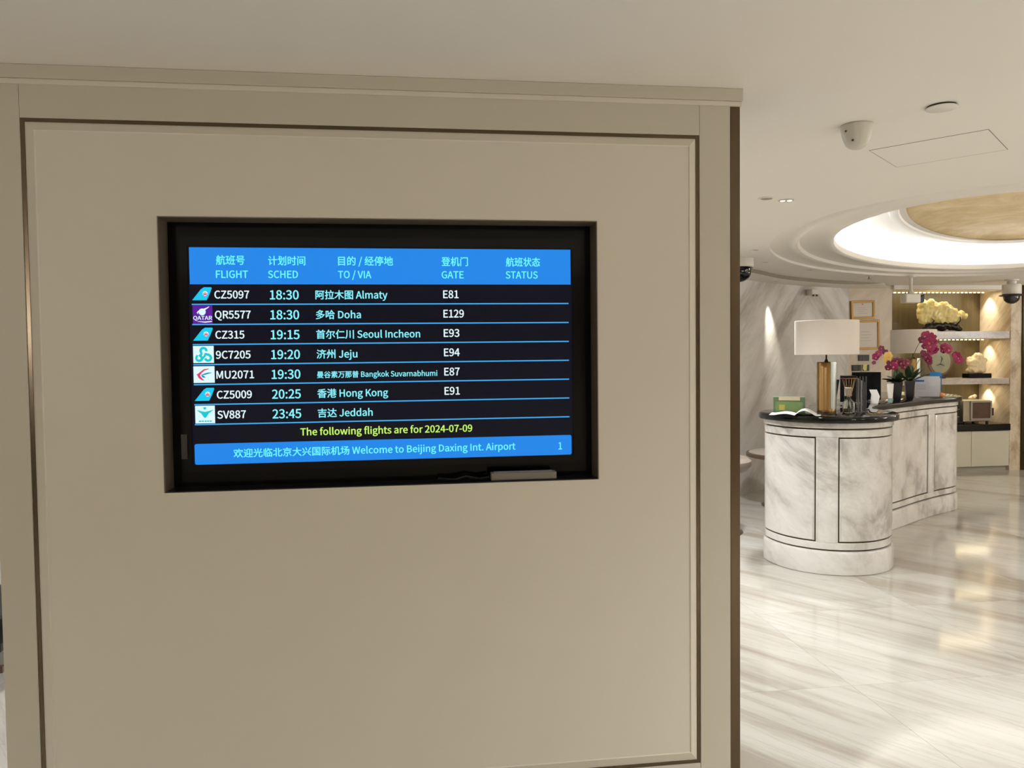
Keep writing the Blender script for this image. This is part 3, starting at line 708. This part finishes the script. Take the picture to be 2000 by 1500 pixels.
# orchids
leaf_m = pm('dark_leaf', (42, 58, 34), .35, vary=.25, scale=20); stem_m = pm('green_stem', (96, 96, 50), .6); pot_m = pm('black_pot', (28, 26, 30), .3)
mag = pm('magenta_petal', (138, 30, 76), .6, vary=.25, scale=40); magd = pm('wine_petal', (98, 24, 50), .6, vary=.25, scale=40); yel = pm('yellow_petal', (222, 186, 96), .6, vary=.1)
lipm = pm('lip_petal', (176, 96, 90), .6, vary=.2)
def flower_mesh(mat, r=.030, n=5):
    bm = bmesh.new()
    for q in range(n):
        a = 2*PI*q/n+PI/2; d = Vector((math.cos(a), -.15, math.sin(a))); s_ = Vector((-math.sin(a), 0, math.cos(a)))
        wdt = .80 if q % 2 else .62
        P = [Vector((0, 0, 0)), d*r*.45+s_*r*wdt*.75, d*r*.85+s_*r*wdt*.6+Vector((0, .004, 0)), d*r*1.05+Vector((0, .006, 0)), d*r*.85-s_*r*wdt*.6+Vector((0, .004, 0)), d*r*.45-s_*r*wdt*.75]
        bm.faces.new([bm.verts.new(p) for p in P])
    lp = [Vector((0, -.004, 0)), Vector((r*.22, -.016, -r*.25)), Vector((0, -.020, -r*.5)), Vector((-r*.22, -.016, -r*.25))]
    f = bm.faces.new([bm.verts.new(p) for p in lp]); f.material_index = 1
    me = bpy.data.meshes.new('flower'); bm.to_mesh(me); bm.free(); me.materials.append(mat); me.materials.append(lipm); return me
fm, fd, fy = flower_mesh(mag, .040), flower_mesh(magd, .036), flower_mesh(yel, .038)
def blade(p0, d, ln, wd, droop):
    bm = bmesh.new(); d = Vector(d).normalized(); s_ = d.cross(Vector((0, 0, 1))).normalized(); R = []
    for i in range(9):
        u = i/8; c = Vector(p0)+d*ln*u+Vector((0, 0, -droop*u*u)); w_ = wd*math.sin(PI*min(.97, u*.86+.10))
        R.append([bm.verts.new(c-s_*w_+Vector((0, 0, .006*u))), bm.verts.new(c-Vector((0, 0, w_*.25))), bm.verts.new(c+s_*w_+Vector((0, 0, .006*u)))])
    for a, b in zip(R, R[1:]):
        for k in range(2): bm.faces.new((a[k], a[k+1], b[k+1], b[k]))
    return bm
def orchid(label, loc, stems, leaves, pr=.055, ph=.17):
    t = thing('potted_orchid', label, 'plant', loc, FACE)
    bm = bmesh.new(); R = []
    for z, r in ((0, pr*.62), (.004, pr*.66), (ph, pr), (ph+.004, pr*.98), (ph, pr*.88), (ph-.02, pr*.86)):
        R.append([bm.verts.new((sx*r, sy*r, z)) for sx, sy in ((-1, -1), (1, -1), (1, 1), (-1, 1))])
    for a, b in zip(R, R[1:]):
        for i in range(4): bm.faces.new((a[i], a[(i+1) % 4], b[(i+1) % 4], b[i]))
    bm.faces.new(R[0]); bm.faces.new(R[-1]); obj('pot', bm, pot_m, t)
    for d, ln, wd, dr in leaves: obj('leaf', blade((0, 0, ph-.012), d, ln, wd, dr), leaf_m, t, smooth=True)
    for pts, fl in stems:
        cv = catmull([Vector(p) for p in pts], 6); so = obj('stem', T(cv, .0028, 6), stem_m, t, smooth=True)
        for (x, y, z), kind, s_ in fl:
            o = bpy.data.objects.new('flower', {'m': fm, 'd': fd, 'y': fy}[kind]); COL.objects.link(o); o.parent = so; o.location = (x, y, z)
            o.rotation_euler = (random.uniform(-.4, .3), random.uniform(-.5, .5), random.uniform(-.6, .6)); o.scale = (s_, s_, s_)
    return t
H0 = .17
orchid('black-potted orchid with dark red blooms and a yellow one, left of the pair', (4.32, 6.43, CT),
       [([(0, 0, .16), (-.02, 0, .28), (-.06, 0, .40), (-.13, 0, .47)], [((-.13, -.01, .475), 'd', .75), ((-.10, -.01, .44), 'd', .8), ((-.175, -.01, .40), 'm', .9), ((-.150, -.012, .43), 'm', .8), ((-.19, -.01, .345), 'd', .55), ((-.075, -.02, .405), 'y', 1.1), ((-.085, -.02, .375), 'y', 1.0)]),
        ([(0, 0, .16), (.01, 0, .26), (0, 0, .34), (.01, 0, .40)], [((-.06, -.02, .335), 'd', 1.0), ((-.015, -.02, .35), 'd', 1.1), ((.035, -.02, .345), 'd', 1.1), ((.075, -.02, .345), 'd', 1.0), ((-.03, -.025, .315), 'm', 1.0), ((.055, -.02, .315), 'd', 1.0), ((-.075, -.02, .30), 'd', .8), ((0, -.02, .365), 'd', .8)])],
       [((-1, -.3, .9), .17, .052, .07), ((1, -.2, 1), .18, .052, .08), ((-.3, -1, 1.1), .15, .034, .06), ((.3, -.7, 1.5), .16, .034, .04), ((-.6, .6, 1), .16, .034, .06), ((.1, -.9, .5), .13, .036, .05), ((.8, -.8, .9), .15, .036, .05), ((-.8, -.8, .7), .15, .036, .06), ((0, .3, 2), .17, .032, .03)], pr=.044, ph=.165)
orchid('black-potted orchid with a tall magenta cluster, right of the pair', (4.56, 6.60, CT),
       [([(0, 0, .16), (.02, 0, .36), (.08, 0, .52), (.16, 0, .57), (.26, 0, .50), (.40, 0, .40)],
         [((.13, -.02, .585), 'm', 1.2), ((.17, -.02, .57), 'm', 1.2), ((.10, -.02, .55), 'd', 1.0), ((.15, -.03, .53), 'm', 1.2), ((.19, -.02, .53), 'm', 1.0), ((.17, -.03, .49), 'm', 1.2), ((.20, -.02, .46), 'm', 1.0), ((.17, -.02, .44), 'm', .9), ((.12, -.02, .49), 'd', .8),
          ((.28, -.02, .48), 'm', 1.0), ((.31, -.02, .46), 'm', 1.1), ((.27, -.02, .45), 'd', .8), ((.385, -.02, .385), 'm', 1.2), ((.40, -.02, .36), 'm', 1.0), ((.375, -.02, .405), 'm', .9)]),
        ([(0, 0, .16), (.04, 0, .28), (.09, 0, .38), (.14, 0, .42)], [((.13, -.02, .40), 'd', 1.1), ((.15, -.02, .37), 'm', 1.0), ((.11, -.02, .43), 'd', .8), ((.16, -.02, .345), 'd', .8)])],
       [((-1, -.3, 1.2), .17, .044, .05), ((1, -.2, .9), .22, .05, .07), ((.6, -.6, 1.4), .20, .034, .04), ((.2, .5, 1.6), .20, .03, .03), ((1, .2, 1.3), .22, .034, .05), ((-.3, -.6, 2), .20, .03, .02)], pr=.042, ph=.165)

nt_ = thing('acrylic_notice', 'white acrylic notice with a blue heading in front of the right orchid', 'sign', (4.86, 6.755, CT), -math.radians(34))
obj('card', B(-.115, .095, -.003, .003, .012, .205), pm('notice_card', (206, 208, 216), .3, vary=.04), nt_)
obj('heading_bar', B(-.112, -.035, -.0045, -.003, .152, .170), pm('notice_blue', (60, 90, 160), .4), nt_)
bm = bmesh.new()
for z in (.118, .100, .082): box(bm, -.10, -.02, -.0040, -.003, z, z+.004)
obj('print_lines', bm, pm('notice_grey', (150, 158, 184), .5), nt_)
obj('stand', B(-.118, .098, -.025, .035, 0, .012), acr, nt_)
c2_ = thing('small_notice', 'narrow white card with a purple band right of the larger notice', 'sign', (4.965, 6.80, CT), -math.radians(34))
obj('card', B(-.045, .045, -.002, .002, 0, .185), pap, c2_); obj('purple_band', B(-.040, .030, -.0035, -.002, .135, .155), pm('purple_print', (84, 52, 130), .5), c2_)
obj('colour_patch', B(-.040, .030, -.0035, -.002, .158, .178), pm('beige_patch', (190, 170, 176), .5), c2_)
c3_ = thing('blue_leaflet', 'bright blue leaflet standing behind the small purple-banded card', 'leaflet', (5.05, 6.90, CT), -math.radians(34))
obj('sheet', prism_xz([(-.055, 0), (.045, 0), (.045, .215), (.03, .238), (-.055, .240)], -.002, .002), pm('leaflet_blue', (40, 128, 196), .5, vary=.12), c3_)
obj('deep_blue_patch', B(.002, .040, -.0035, -.002, .06, .20), pm('leaflet_navy', (52, 70, 160), .5), c3_)
bm = bmesh.new(); bmesh.ops.create_icosphere(bm, subdivisions=2, radius=.034)
for v in bm.verts: v.co.z *= .72; v.co += v.normal*.003*noise.noise(v.co*60)
fr = thing('orange_ornament', 'small orange rounded ornament at the foot of the purple-banded card', 'ornament', (4.985, 6.745, CT))
obj('body', bm, pm('orange_skin', (216, 140, 92), .6, vary=.1), fr, smooth=True, loc=(0, 0, .0245))
obj('tip', L([(0, .046), (.005, .047), (.004, .054), (0, .055)], 8), stem_m, fr)

# ------------------------------------------------------------------ shelf ornaments
jade = pm('yellow_jade', (226, 208, 140), .30, vary=.14, scale=16); jade2 = pm('pale_jade', (230, 212, 176), .35, vary=.16, scale=14); wood_dk = pm('dark_rosewood', (34, 26, 22), .3, vary=.2)
def blob(spheres, amp=.012, vox=.009, freq=22, seed=0):
    bm = bmesh.new()
    for x, y, z, rx, ry, rz in spheres:
        r = bmesh.ops.create_icosphere(bm, subdivisions=3, radius=1.0)
        for v in r['verts']: v.co = Vector((x+v.co.x*rx, y+v.co.y*ry, z+v.co.z*rz))
    me = bpy.data.meshes.new('tmp'); bm.to_mesh(me); bm.free(); o = bpy.data.objects.new('tmp', me); COL.objects.link(o)
    md = o.modifiers.new('r', 'REMESH'); md.mode = 'VOXEL'; md.voxel_size = vox
    bpy.context.view_layer.update(); me2 = bpy.data.meshes.new_from_object(o.evaluated_get(bpy.context.evaluated_depsgraph_get()))
    bpy.data.objects.remove(o)
    b2 = bmesh.new(); b2.from_mesh(me2); b2.normal_update()
    for v in b2.verts: v.co += v.normal*amp*(noise.noise(v.co*freq+Vector((seed, 0, 0)))+.5*noise.noise(v.co*freq*2.2))
    return b2
jc = thing('jade_carving', 'large yellow jade carving on a dark wood stand on the upper shelf', 'carving', (6.86, 9.28, 1.822))
sp = [(-.22, 0, .26, .12, .08, .12), (-.26, 0, .33, .08, .06, .08), (-.16, 0, .36, .07, .06, .06), (-.27, 0, .20, .07, .06, .06), (-.10, 0, .24, .13, .09, .14), (.03, 0, .24, .15, .09, .13), (.12, 0, .20, .13, .08, .11), (.02, 0, .33, .10, .06, .05),
      (.20, 0, .19, .08, .06, .08), (.27, 0, .21, .06, .05, .05), (.31, 0, .205, .05, .045, .045), (-.24, 0, .14, .07, .05, .05), (-.05, 0, .16, .15, .07, .07), (.10, 0, .15, .13, .07, .06)]
obj('carving', blob(sp, .022, .010, 16), jade, jc, smooth=True)
obj('wood_stand', blob([(-.16, 0, .05, .08, .06, .05), (0, 0, .07, .20, .07, .045), (.16, 0, .05, .10, .06, .045), (.24, 0, .03, .07, .05, .03), (-.22, 0, .03, .05, .05, .03), (.0, 0, .04, .1, .05, .04)], .014, .010, 20, 5), wood_dk, jc, smooth=True)
obj('stand_prong', T([(-.19, -.05, .07), (-.17, -.085, .13), (-.20, -.08, .16)], [.012, .009, .004], 8), wood_dk, jc, smooth=True)
obj('stand_prong', T([(.17, -.05, .07), (.20, -.085, .13), (.21, -.07, .18)], [.012, .009, .004], 8), wood_dk, jc, smooth=True)
sj = thing('jade_ornament', 'pale cream jade ornament on a black block, right end of the middle shelf', 'carving', (7.37, 9.28, 1.199))
obj('carving', blob([(0, 0, .17, .11, .08, .11), (.01, 0, .27, .07, .06, .06), (-.08, 0, .22, .06, .05, .06), (.08, 0, .22, .06, .05, .06), (-.05, 0, .11, .09, .07, .05), (.05, 0, .12, .07, .07, .06)], .018, .010, 20, 9), jade2, sj, smooth=True)
obj('block', B(-.16, .16, -.07, .07, 0, .062), black_gloss, sj, bevel=.006)
rp = thing('round_plaque', 'round grey-green plaque with a brown rim behind the magenta orchid', 'plaque', (6.86, 9.30, 1.199))
def vdisc(r, y0, y1, cz, n=40, r_in=0):
    bm = bmesh.new(); a = [bm.verts.new((r*math.cos(2*PI*i/n), y0, cz+r*1.12*math.sin(2*PI*i/n))) for i in range(n)]; b = [bm.verts.new((v.co.x, y1, v.co.z)) for v in a]
    bm.faces.new(a); bm.faces.new(b[::-1])
    for i in range(n): bm.faces.new((a[i], a[(i+1) % n], b[(i+1) % n], b[i]))
    return bm
obj('rim', vdisc(.165, .0, .03, .225), pm('brown_rim', (112, 84, 60), .4), rp)
obj('face', vdisc(.142, -.006, .0, .225), pm('plaque_face', (142, 138, 112), .4, vary=.25, scale=9), rp)
bm = bmesh.new(); ribbon(bm, [(-.07, .17), (0, .19), (.06, .165)], [.004, .022, .006], -.0075); ribbon(bm, [(.0, .20), (.02, .26), (.0, .30)], [.006, .026, .004], -.0078)
obj('painted_motif', bm, pm('motif_dark', (70, 74, 60), .5), rp)
obj('foot', B(-.06, .06, -.03, .05, 0, .045), wood_dk, rp, bevel=.004)
mo = thing('miniature_ornament', 'tiny pale carved ornament on top of the silver metal case', 'ornament', (7.33, 9.30, .9135))
obj('body', blob([(0, 0, .03, .04, .025, .025), (.03, 0, .045, .025, .02, .025), (-.03, 0, .025, .025, .02, .02)], .006, .004, 50), jade2, mo, smooth=True)
obj('base', B(-.05, .05, -.025, .025, 0, .008), jade2, mo)
mc = thing('metal_case', 'silver metal counter case with a dark glass door on the low cabinet', 'case', (7.29, 9.29, .609))
cs = pm('champagne_metal', (176, 166, 144), .38, metal=.6, vary=.05); sil = pm('silver_trim', (170, 166, 158), .3, metal=.8)
obj('body', B(-.195, .195, -.12, .18, .025, .302), cs, mc, bevel=.006)
obj('door', frame_xz(-.10, .20, .045, .296, .022, -.138, -.121), sil, mc)
obj('door_glass', B(-.079, .179, -.132, -.124, .066, .275), pm('door_glass_dark', (84, 62, 54), .12, vary=.35, scale=18), mc)
obj('handle', B(.203, .235, -.13, -.09, .10, .20), wood_dk, mc, bevel=.006)
for sx in (-.16, .16):
    for sy in (-.10, .15): obj('foot', L([(0, 0), (.018, 0), (.016, .026), (0, .026)], 12, (sx, sy)), black_matte, mc)
gb = thing('dark_glass_box', 'dark glossy stacked box left of the silver metal case', 'box', (6.93, 9.27, .609))
for k, (h0, h1) in enumerate(((0, .09), (.094, .19), (.194, .30))):
    obj('tier', B(-.12, .12, -.10, .12, h0, h1), pm('dark_green_gloss', (30, 34, 30), .1), gb, bevel=.006)
    if k < 2: obj('metal_band', B(-.118, .118, -.098, .118, h1, h1+.004), sil, gb)

# ------------------------------------------------------------------ certificates, switch plates
gold_f = pm('gilt_frame', (160, 122, 56), .4, metal=.35, vary=.12); cpaper = pm('certificate_paper', (212, 202, 192), .6, vary=.02); redp = pm('red_emblem', (200, 90, 70), .6); printp = pm('faint_print', (176, 168, 160), .6)
def cert(label, x0, x1, z0, z1, tilt, wd, emblem=False):
    t = thing('framed_certificate', label, 'certificate', ((x0+x1)/2, 9.098, z0), 0, 'gilt framed certificates'); t.rotation_euler = (0, tilt, 0)
    hw, h = (x1-x0)/2, z1-z0
    obj('frame', frame_xz(-hw, hw, 0, h, wd, -.025, 0), gold_f, t, bevel=.003)
    obj('paper', B(-hw+wd*.9, hw-wd*.9, -.012, -.002, wd*.9, h-wd*.9), cpaper, t)
    bm = bmesh.new(); n = 4
    for k in range(n):
        z = h*.30+k*h*.10; box(bm, -hw*.45, hw*.40-(k % 2)*.03, -.0135, -.012, z, z+.005)
    obj('print_lines', bm, printp, t)
    if emblem:
        bm = bmesh.new(); disc(bm, 0, h-wd-.018, .010, -.0135); obj('red_emblem', bm, redp, t)
cert('upper gilt framed certificate with a red emblem on the marble wall', 5.475, 5.795, 1.975, 2.205, -.03, .026, True)
cert('lower gilt framed certificate, partly hidden behind the nearer lamp shade', 5.515, 5.865, 1.588, 1.960, -.02, .026)
pl = pm('dark_switch_glass', (52, 51, 42), .5, vary=.08)
def plate(label, x0, x1, z0, z1):
    t = thing('switch_plate', label, 'switch', ((x0+x1)/2, 9.099, z0), 0, 'dark wall switches beside the lamp'); hw, h = (x1-x0)/2, z1-z0
    obj('plate', B(-hw, hw, -.010, 0, 0, h), pl, t, bevel=.002); n = 3 if hw > .055 else 1
    for k in range(n):
        a = -hw+.008+k*(2*hw-.016)/n; obj('rocker', B(a+.002, a+(2*hw-.016)/n-.002, -.013, -.010, .010, h-.010), pl, t)
plate('dark switch plate alone in the top row under the lower certificate', 5.578, 5.728, 1.445, 1.523)
plate('dark switch plate, left one of the middle row', 5.496, 5.618, 1.318, 1.396)
plate('dark switch plate behind the yellow sticker, right one of the middle row', 5.640, 5.728, 1.318, 1.396)
plate('dark switch plate, left one of the lowest row', 5.496, 5.618, 1.203, 1.275)
plate('dark switch plate, right one of the lowest row', 5.645, 5.728, 1.203, 1.275)
tag(obj('sticky_note', prism_xz([(5.635, 1.345), (5.640, 1.400), (5.692, 1.402), (5.688, 1.325), (5.655, 1.322)], 9.082, 9.084), pm('yellow_paper', (206, 204, 130), .7)), 'pale yellow sticky note on the middle switch row', 'note')
tag(obj('wall_cable', T([(5.632, 9.094, 1.345), (5.634, 9.094, 1.28), (5.630, 9.094, 1.18), (5.632, 9.094, .9)], .005, 6), white_plastic), 'thin white cable running down the wall between the switch plates', 'cable')

# ------------------------------------------------------------------ ceiling devices
dc = thing('dome_camera', 'white turret dome camera with two dark screws under the near ceiling', 'camera', (1.655, 2.715, 2.40))
obj('housing', L([(0, 0), (.056, 0), (.058, -.004), (.0575, -.008), (.0555, -.018), (.0535, -.030), (.050, -.045), (.045, -.060), (.038, -.074), (.027, -.084), (.014, -.090), (0, -.092)], 44), pm('camera_white', (196, 190, 176), .35, vary=.02), dc, smooth=True)
obj('eyeball_ring', T([(.020+.036*math.cos(a)*.35, .028+.01*math.cos(a), -.050+.034*math.sin(a)) for a in [2*PI*i/20 for i in range(21)]], .0015, 5), grey_plastic, dc)
for a, z in ((-2.86, -.028), (-2.42, -.064)):
    r = .0535 if z > -.05 else .0435
    c = Vector((r*math.cos(a), r*math.sin(a), z)); d = Vector((math.cos(a), math.sin(a), -.25))
    obj('screw', T([c-d*.001, c+d*.002], .0042, 12), pm('screw_dark', (84, 74, 52), .5), dc)
def ceil_disc(name, label, cat, x, y, r, z=2.40, th=.006, glow=None, rim=True):
    t = thing(name, label, cat, (x, y, z), 0)
    if rim: obj('shadow_gap', L([(0, 0), (r*.92, 0), (r*.92, -.006), (0, -.006)], 32), pm('gap_dark', (50, 40, 28), .8), t)
    obj('cover', L([(0, -.006), (r, -.006), (r, -.006-th*.5), (r*.9, -.006-th), (0, -.006-th)], 36), white_plastic if not glow else glow, t, smooth=True)
    return t
ceil_disc('ceiling_speaker', 'round white ceiling disc right of the turret camera', 'speaker', 1.825, 2.479, .050, th=.005)
def downlight(label, x, y, r, z=2.40, glow=False):
    t = thing('downlight', label, 'light', (x, y, z), 0, 'small recessed ceiling lights')
    obj('trim_ring', L([(r*.70, 0), (r, 0), (r, -.003), (r*.72, -.005), (r*.70, 0)], 28), white_plastic, t, smooth=True)
    obj('reflector', L([(0, -.0006), (r*.70, -.0006), (r*.70, -.002), (0, -.002)], 24), pm('reflector_grey', (150, 136, 112), .4), t)
    return t
downlight('small ceiling light nearest the partition, left of the twin lamp', 1.925, 4.02, .046)
tw = thing('twin_ceiling_light', 'small twin ceiling light with two lit lenses beyond the turret camera', 'light', (2.062, 4.066, 2.40))
obj('plate', L([(0, 0), (.042, 0), (.042, -.003), (0, -.003)], 28), pm('twin_plate', (180, 170, 152), .5), tw)
for sx in (-.020, .020): obj('lens', L([(0, -.003), (.014, -.003), (.012, -.006), (0, -.006)], 16, (sx*.87, -sx*.30)), emit('lens_glow', (255, 250, 238), 1.6), tw)
downlight('small ceiling light above the black dome camera, second from the partition', 2.78, 6.01, .040)
downlight('small ceiling light just right of the black dome camera', 3.257, 6.81, .036)
downlight('small ceiling light over the left marble wall before the soffit', 4.02, 7.42, .036)
downlight('small light in the lowered soffit above the bright spot on the marble', 4.05, 8.22, .036, z=2.362)
spot((4.05, 8.24, 2.35), 80, target=(4.11, 8.50, 1.35), size=30, blend=1.0, radius=.015, color=(1, .95, .84))
spk = thing('sprinkler_head', 'small sprinkler head on the ceiling above the certificates', 'sprinkler', (4.997, 7.938, 2.40))
obj('escutcheon', L([(0, 0), (.045, 0), (.040, -.008), (.012, -.012), (0, -.012)], 24), white_plastic, spk, smooth=True)
obj('nozzle', L([(0, -.012), (.010, -.012), (.010, -.035), (.022, -.037), (.022, -.040), (0, -.040)], 16), pm('pinkish_metal', (150, 122, 110), .4, metal=.5), spk, smooth=True)
ws = thing('wall_sensor', 'small white twin sensor high on the curved marble wall', 'sensor', (4.77, 8.70, 2.27))
obj('body', B(-.045, .045, -.03, .14, -.02, .045), white_plastic, ws, bevel=.006)
for sx in (-.022, .022): obj('eye', L([(0, 0), (.014, 0), (.012, -.02), (0, -.022)], 14, (sx, -.02)), pm('sensor_eye', (60, 50, 44), .4), ws, loc=(0, 0, -.02))
# access panel
ap = struct(bpy.data.objects.new('trim_4', None)); COL.objects.link(ap); ap.location = (2.205, 3.012, 2.40); ap.rotation_euler = (0, 0, math.radians(-49))
W2, H2, g = .2175, .200, .0022
bm = bmesh.new()
for a in ((-W2, W2, -H2, -H2+g), (-W2, W2, H2-g, H2), (-W2, -W2+g, -H2, H2), (W2-g, W2, -H2, H2)): box(bm, a[0], a[1], a[2], a[3], -.0012, .0)
obj('panel_joint', bm, ceil_gap, ap)
obj('access_panel', B(-W2+g, W2-g, -H2+g, H2-g, -.001, -.0002), ceil_m, ap)

def ptz(label, x, y, s=1.0, z=2.40, drop=.0):
    t = thing('ptz_camera', label, 'camera', (x, y, z), 0)
    obj('ceiling_mount', L([(0, 0), (.075*s, 0), (.075*s, -.012), (.05*s, -.02), (.05*s, -.05-drop), (0, -.05-drop)], 32), white_plastic, t, smooth=True)
    obj('housing', L([(0, -.05*s-drop), (.095*s, -.052*s-drop), (.100*s, -.06*s-drop), (.100*s, -.165*s-drop), (.085*s, -.176*s-drop), (0, -.176*s-drop)], 40), white_plastic, t, smooth=True)
    obj('skirt', L([(0, -.176*s-drop), (.125*s, -.176*s-drop), (.135*s, -.184*s-drop), (.120*s, -.190*s-drop), (0, -.190*s-drop)], 40), black_matte, t, smooth=True)
    obj('dome', L([(.086*s, -.188*s-drop)]+[(.086*s*math.cos(a), -.205*s-drop-.078*s*math.sin(a)) for a in [PI/2*i/8 for i in range(8)]]+[(0, -.283*s-drop)], 36), pm('smoked_dome', (40, 34, 28), .08), t, smooth=True)
ptz('ceiling dome camera with white body and smoked dome beside the niche', 7.09, 8.37, 1.0, drop=.005)
t = thing('ptz_camera', 'black dome camera half hidden by the right edge of the partition', 'camera', (2.885, 6.58, 2.40))
obj('ceiling_mount', L([(0, 0), (.130, 0), (.134, -.006), (.134, -.070), (.125, -.080), (0, -.080)], 40), white_plastic, t, smooth=True)
obj('dome', L([(.124, -.080), (.128, -.086), (.116, -.092), (.112, -.110)]+[(.112*math.cos(a), -.125-.085*math.sin(a)) for a in [PI/2*i/8 for i in range(8)]]+[(0, -.210)], 40), black_gloss, t, smooth=True)
hc = thing('pendant_camera', 'white box camera on a ceiling stem in front of the jade carving', 'camera', (5.535, 8.0, 2.40))
obj('stem', L([(0, 0), (.048, 0), (.044, -.012), (.018, -.020), (.016, -.150), (.045, -.205), (0, -.205)], 20), white_plastic, hc, smooth=True)
hb = obj('body', B(-.095, .085, -.055, .055, -.300, -.200), white_plastic, hc, bevel=.012)
hl = obj('hood', prism_xz([(.070, -.235), (.115, -.215), (.140, -.205), (.135, -.290), (.110, -.300), (.070, -.298)], -.045, .045), black_matte, hc, bevel=.008)

# ------------------------------------------------------------------ seating seen past the partition
seat_m = pm('taupe_leather', (150, 138, 126), .5, vary=.06); wood_b = pm('brown_wood', (92, 72, 56), .35); ped = pm('pedestal_metal', (120, 108, 98), .3, metal=.8)
stl = thing('swivel_chair', 'rounded taupe lounge chair on a disc base beside the counter', 'chair', (2.57, 6.42, 0))
obj('base', L([(0, 0), (.265, 0), (.265, .008), (.24, .016), (0, .022)], 44), ped, stl, smooth=True)
obj('pedestal', L([(0, .02), (.035, .022), (.028, .05), (.028, .50), (0, .50)], 20), ped, stl, smooth=True)
obj('seat', L([(0, .50), (.20, .51), (.30, .545), (.335, .59), (.335, .63), (.30, .655), (0, .66)], 44), seat_m, stl, smooth=True)
bm = bmesh.new(); R = []
for i in range(21):
    a = math.radians(110+i*8); R.append([bm.verts.new((r*math.cos(a), r*math.sin(a), z)) for r, z in ((.27, .60), (.335, .62), (.36, .92), (.33, .95), (.30, .92))])
for a, b in zip(R, R[1:]):
    for k in range(5): bm.faces.new((a[k], a[(k+1) % 5], b[(k+1) % 5], b[k]))
bm.faces.new(R[0]); bm.faces.new(R[-1][::-1]); obj('backrest', bm, seat_m, stl, smooth=True)
rtb = thing('round_table', 'round table with a dark edge behind the left end of the counter', 'table', (3.76, 7.36, 0))
obj('base', L([(0, 0), (.26, 0), (.26, .010), (0, .022)], 40), ped, rtb, smooth=True)
obj('pedestal', L([(0, .02), (.04, .022), (.03, .06), (.03, .505), (0, .505)], 20), ped, rtb, smooth=True)
obj('tabletop', L([(0, .505), (.40, .505), (.412, .512), (.412, .540), (.405, .545), (0, .545)], 60), wood_b, rtb, smooth=True)
obj('stone_inlay', L([(0, .5452), (.385, .5452), (.385, .548), (0, .548)], 60), shelf_m, rtb)
ct = thing('low_side_table', 'black framed low side table past the left edge of the partition', 'table', (-2.38, 4.2, 0))
obj('tabletop', B(-.38, .385, -.3, .3, .312, .330), black_matte, ct, bevel=.003)
obj('shelf', B(-.38, .402, -.3, .3, .165, .205), black_matte, ct, bevel=.003)
obj('lower_rail', B(-.38, .407, -.3, -.27, .065, .095), wood_b, ct)
for sx in (-.36, .30):
    for sy in (-.28, .28): obj('leg', B(sx-.012, sx+.012, sy-.012, sy+.012, 0, .312), black_matte, ct)
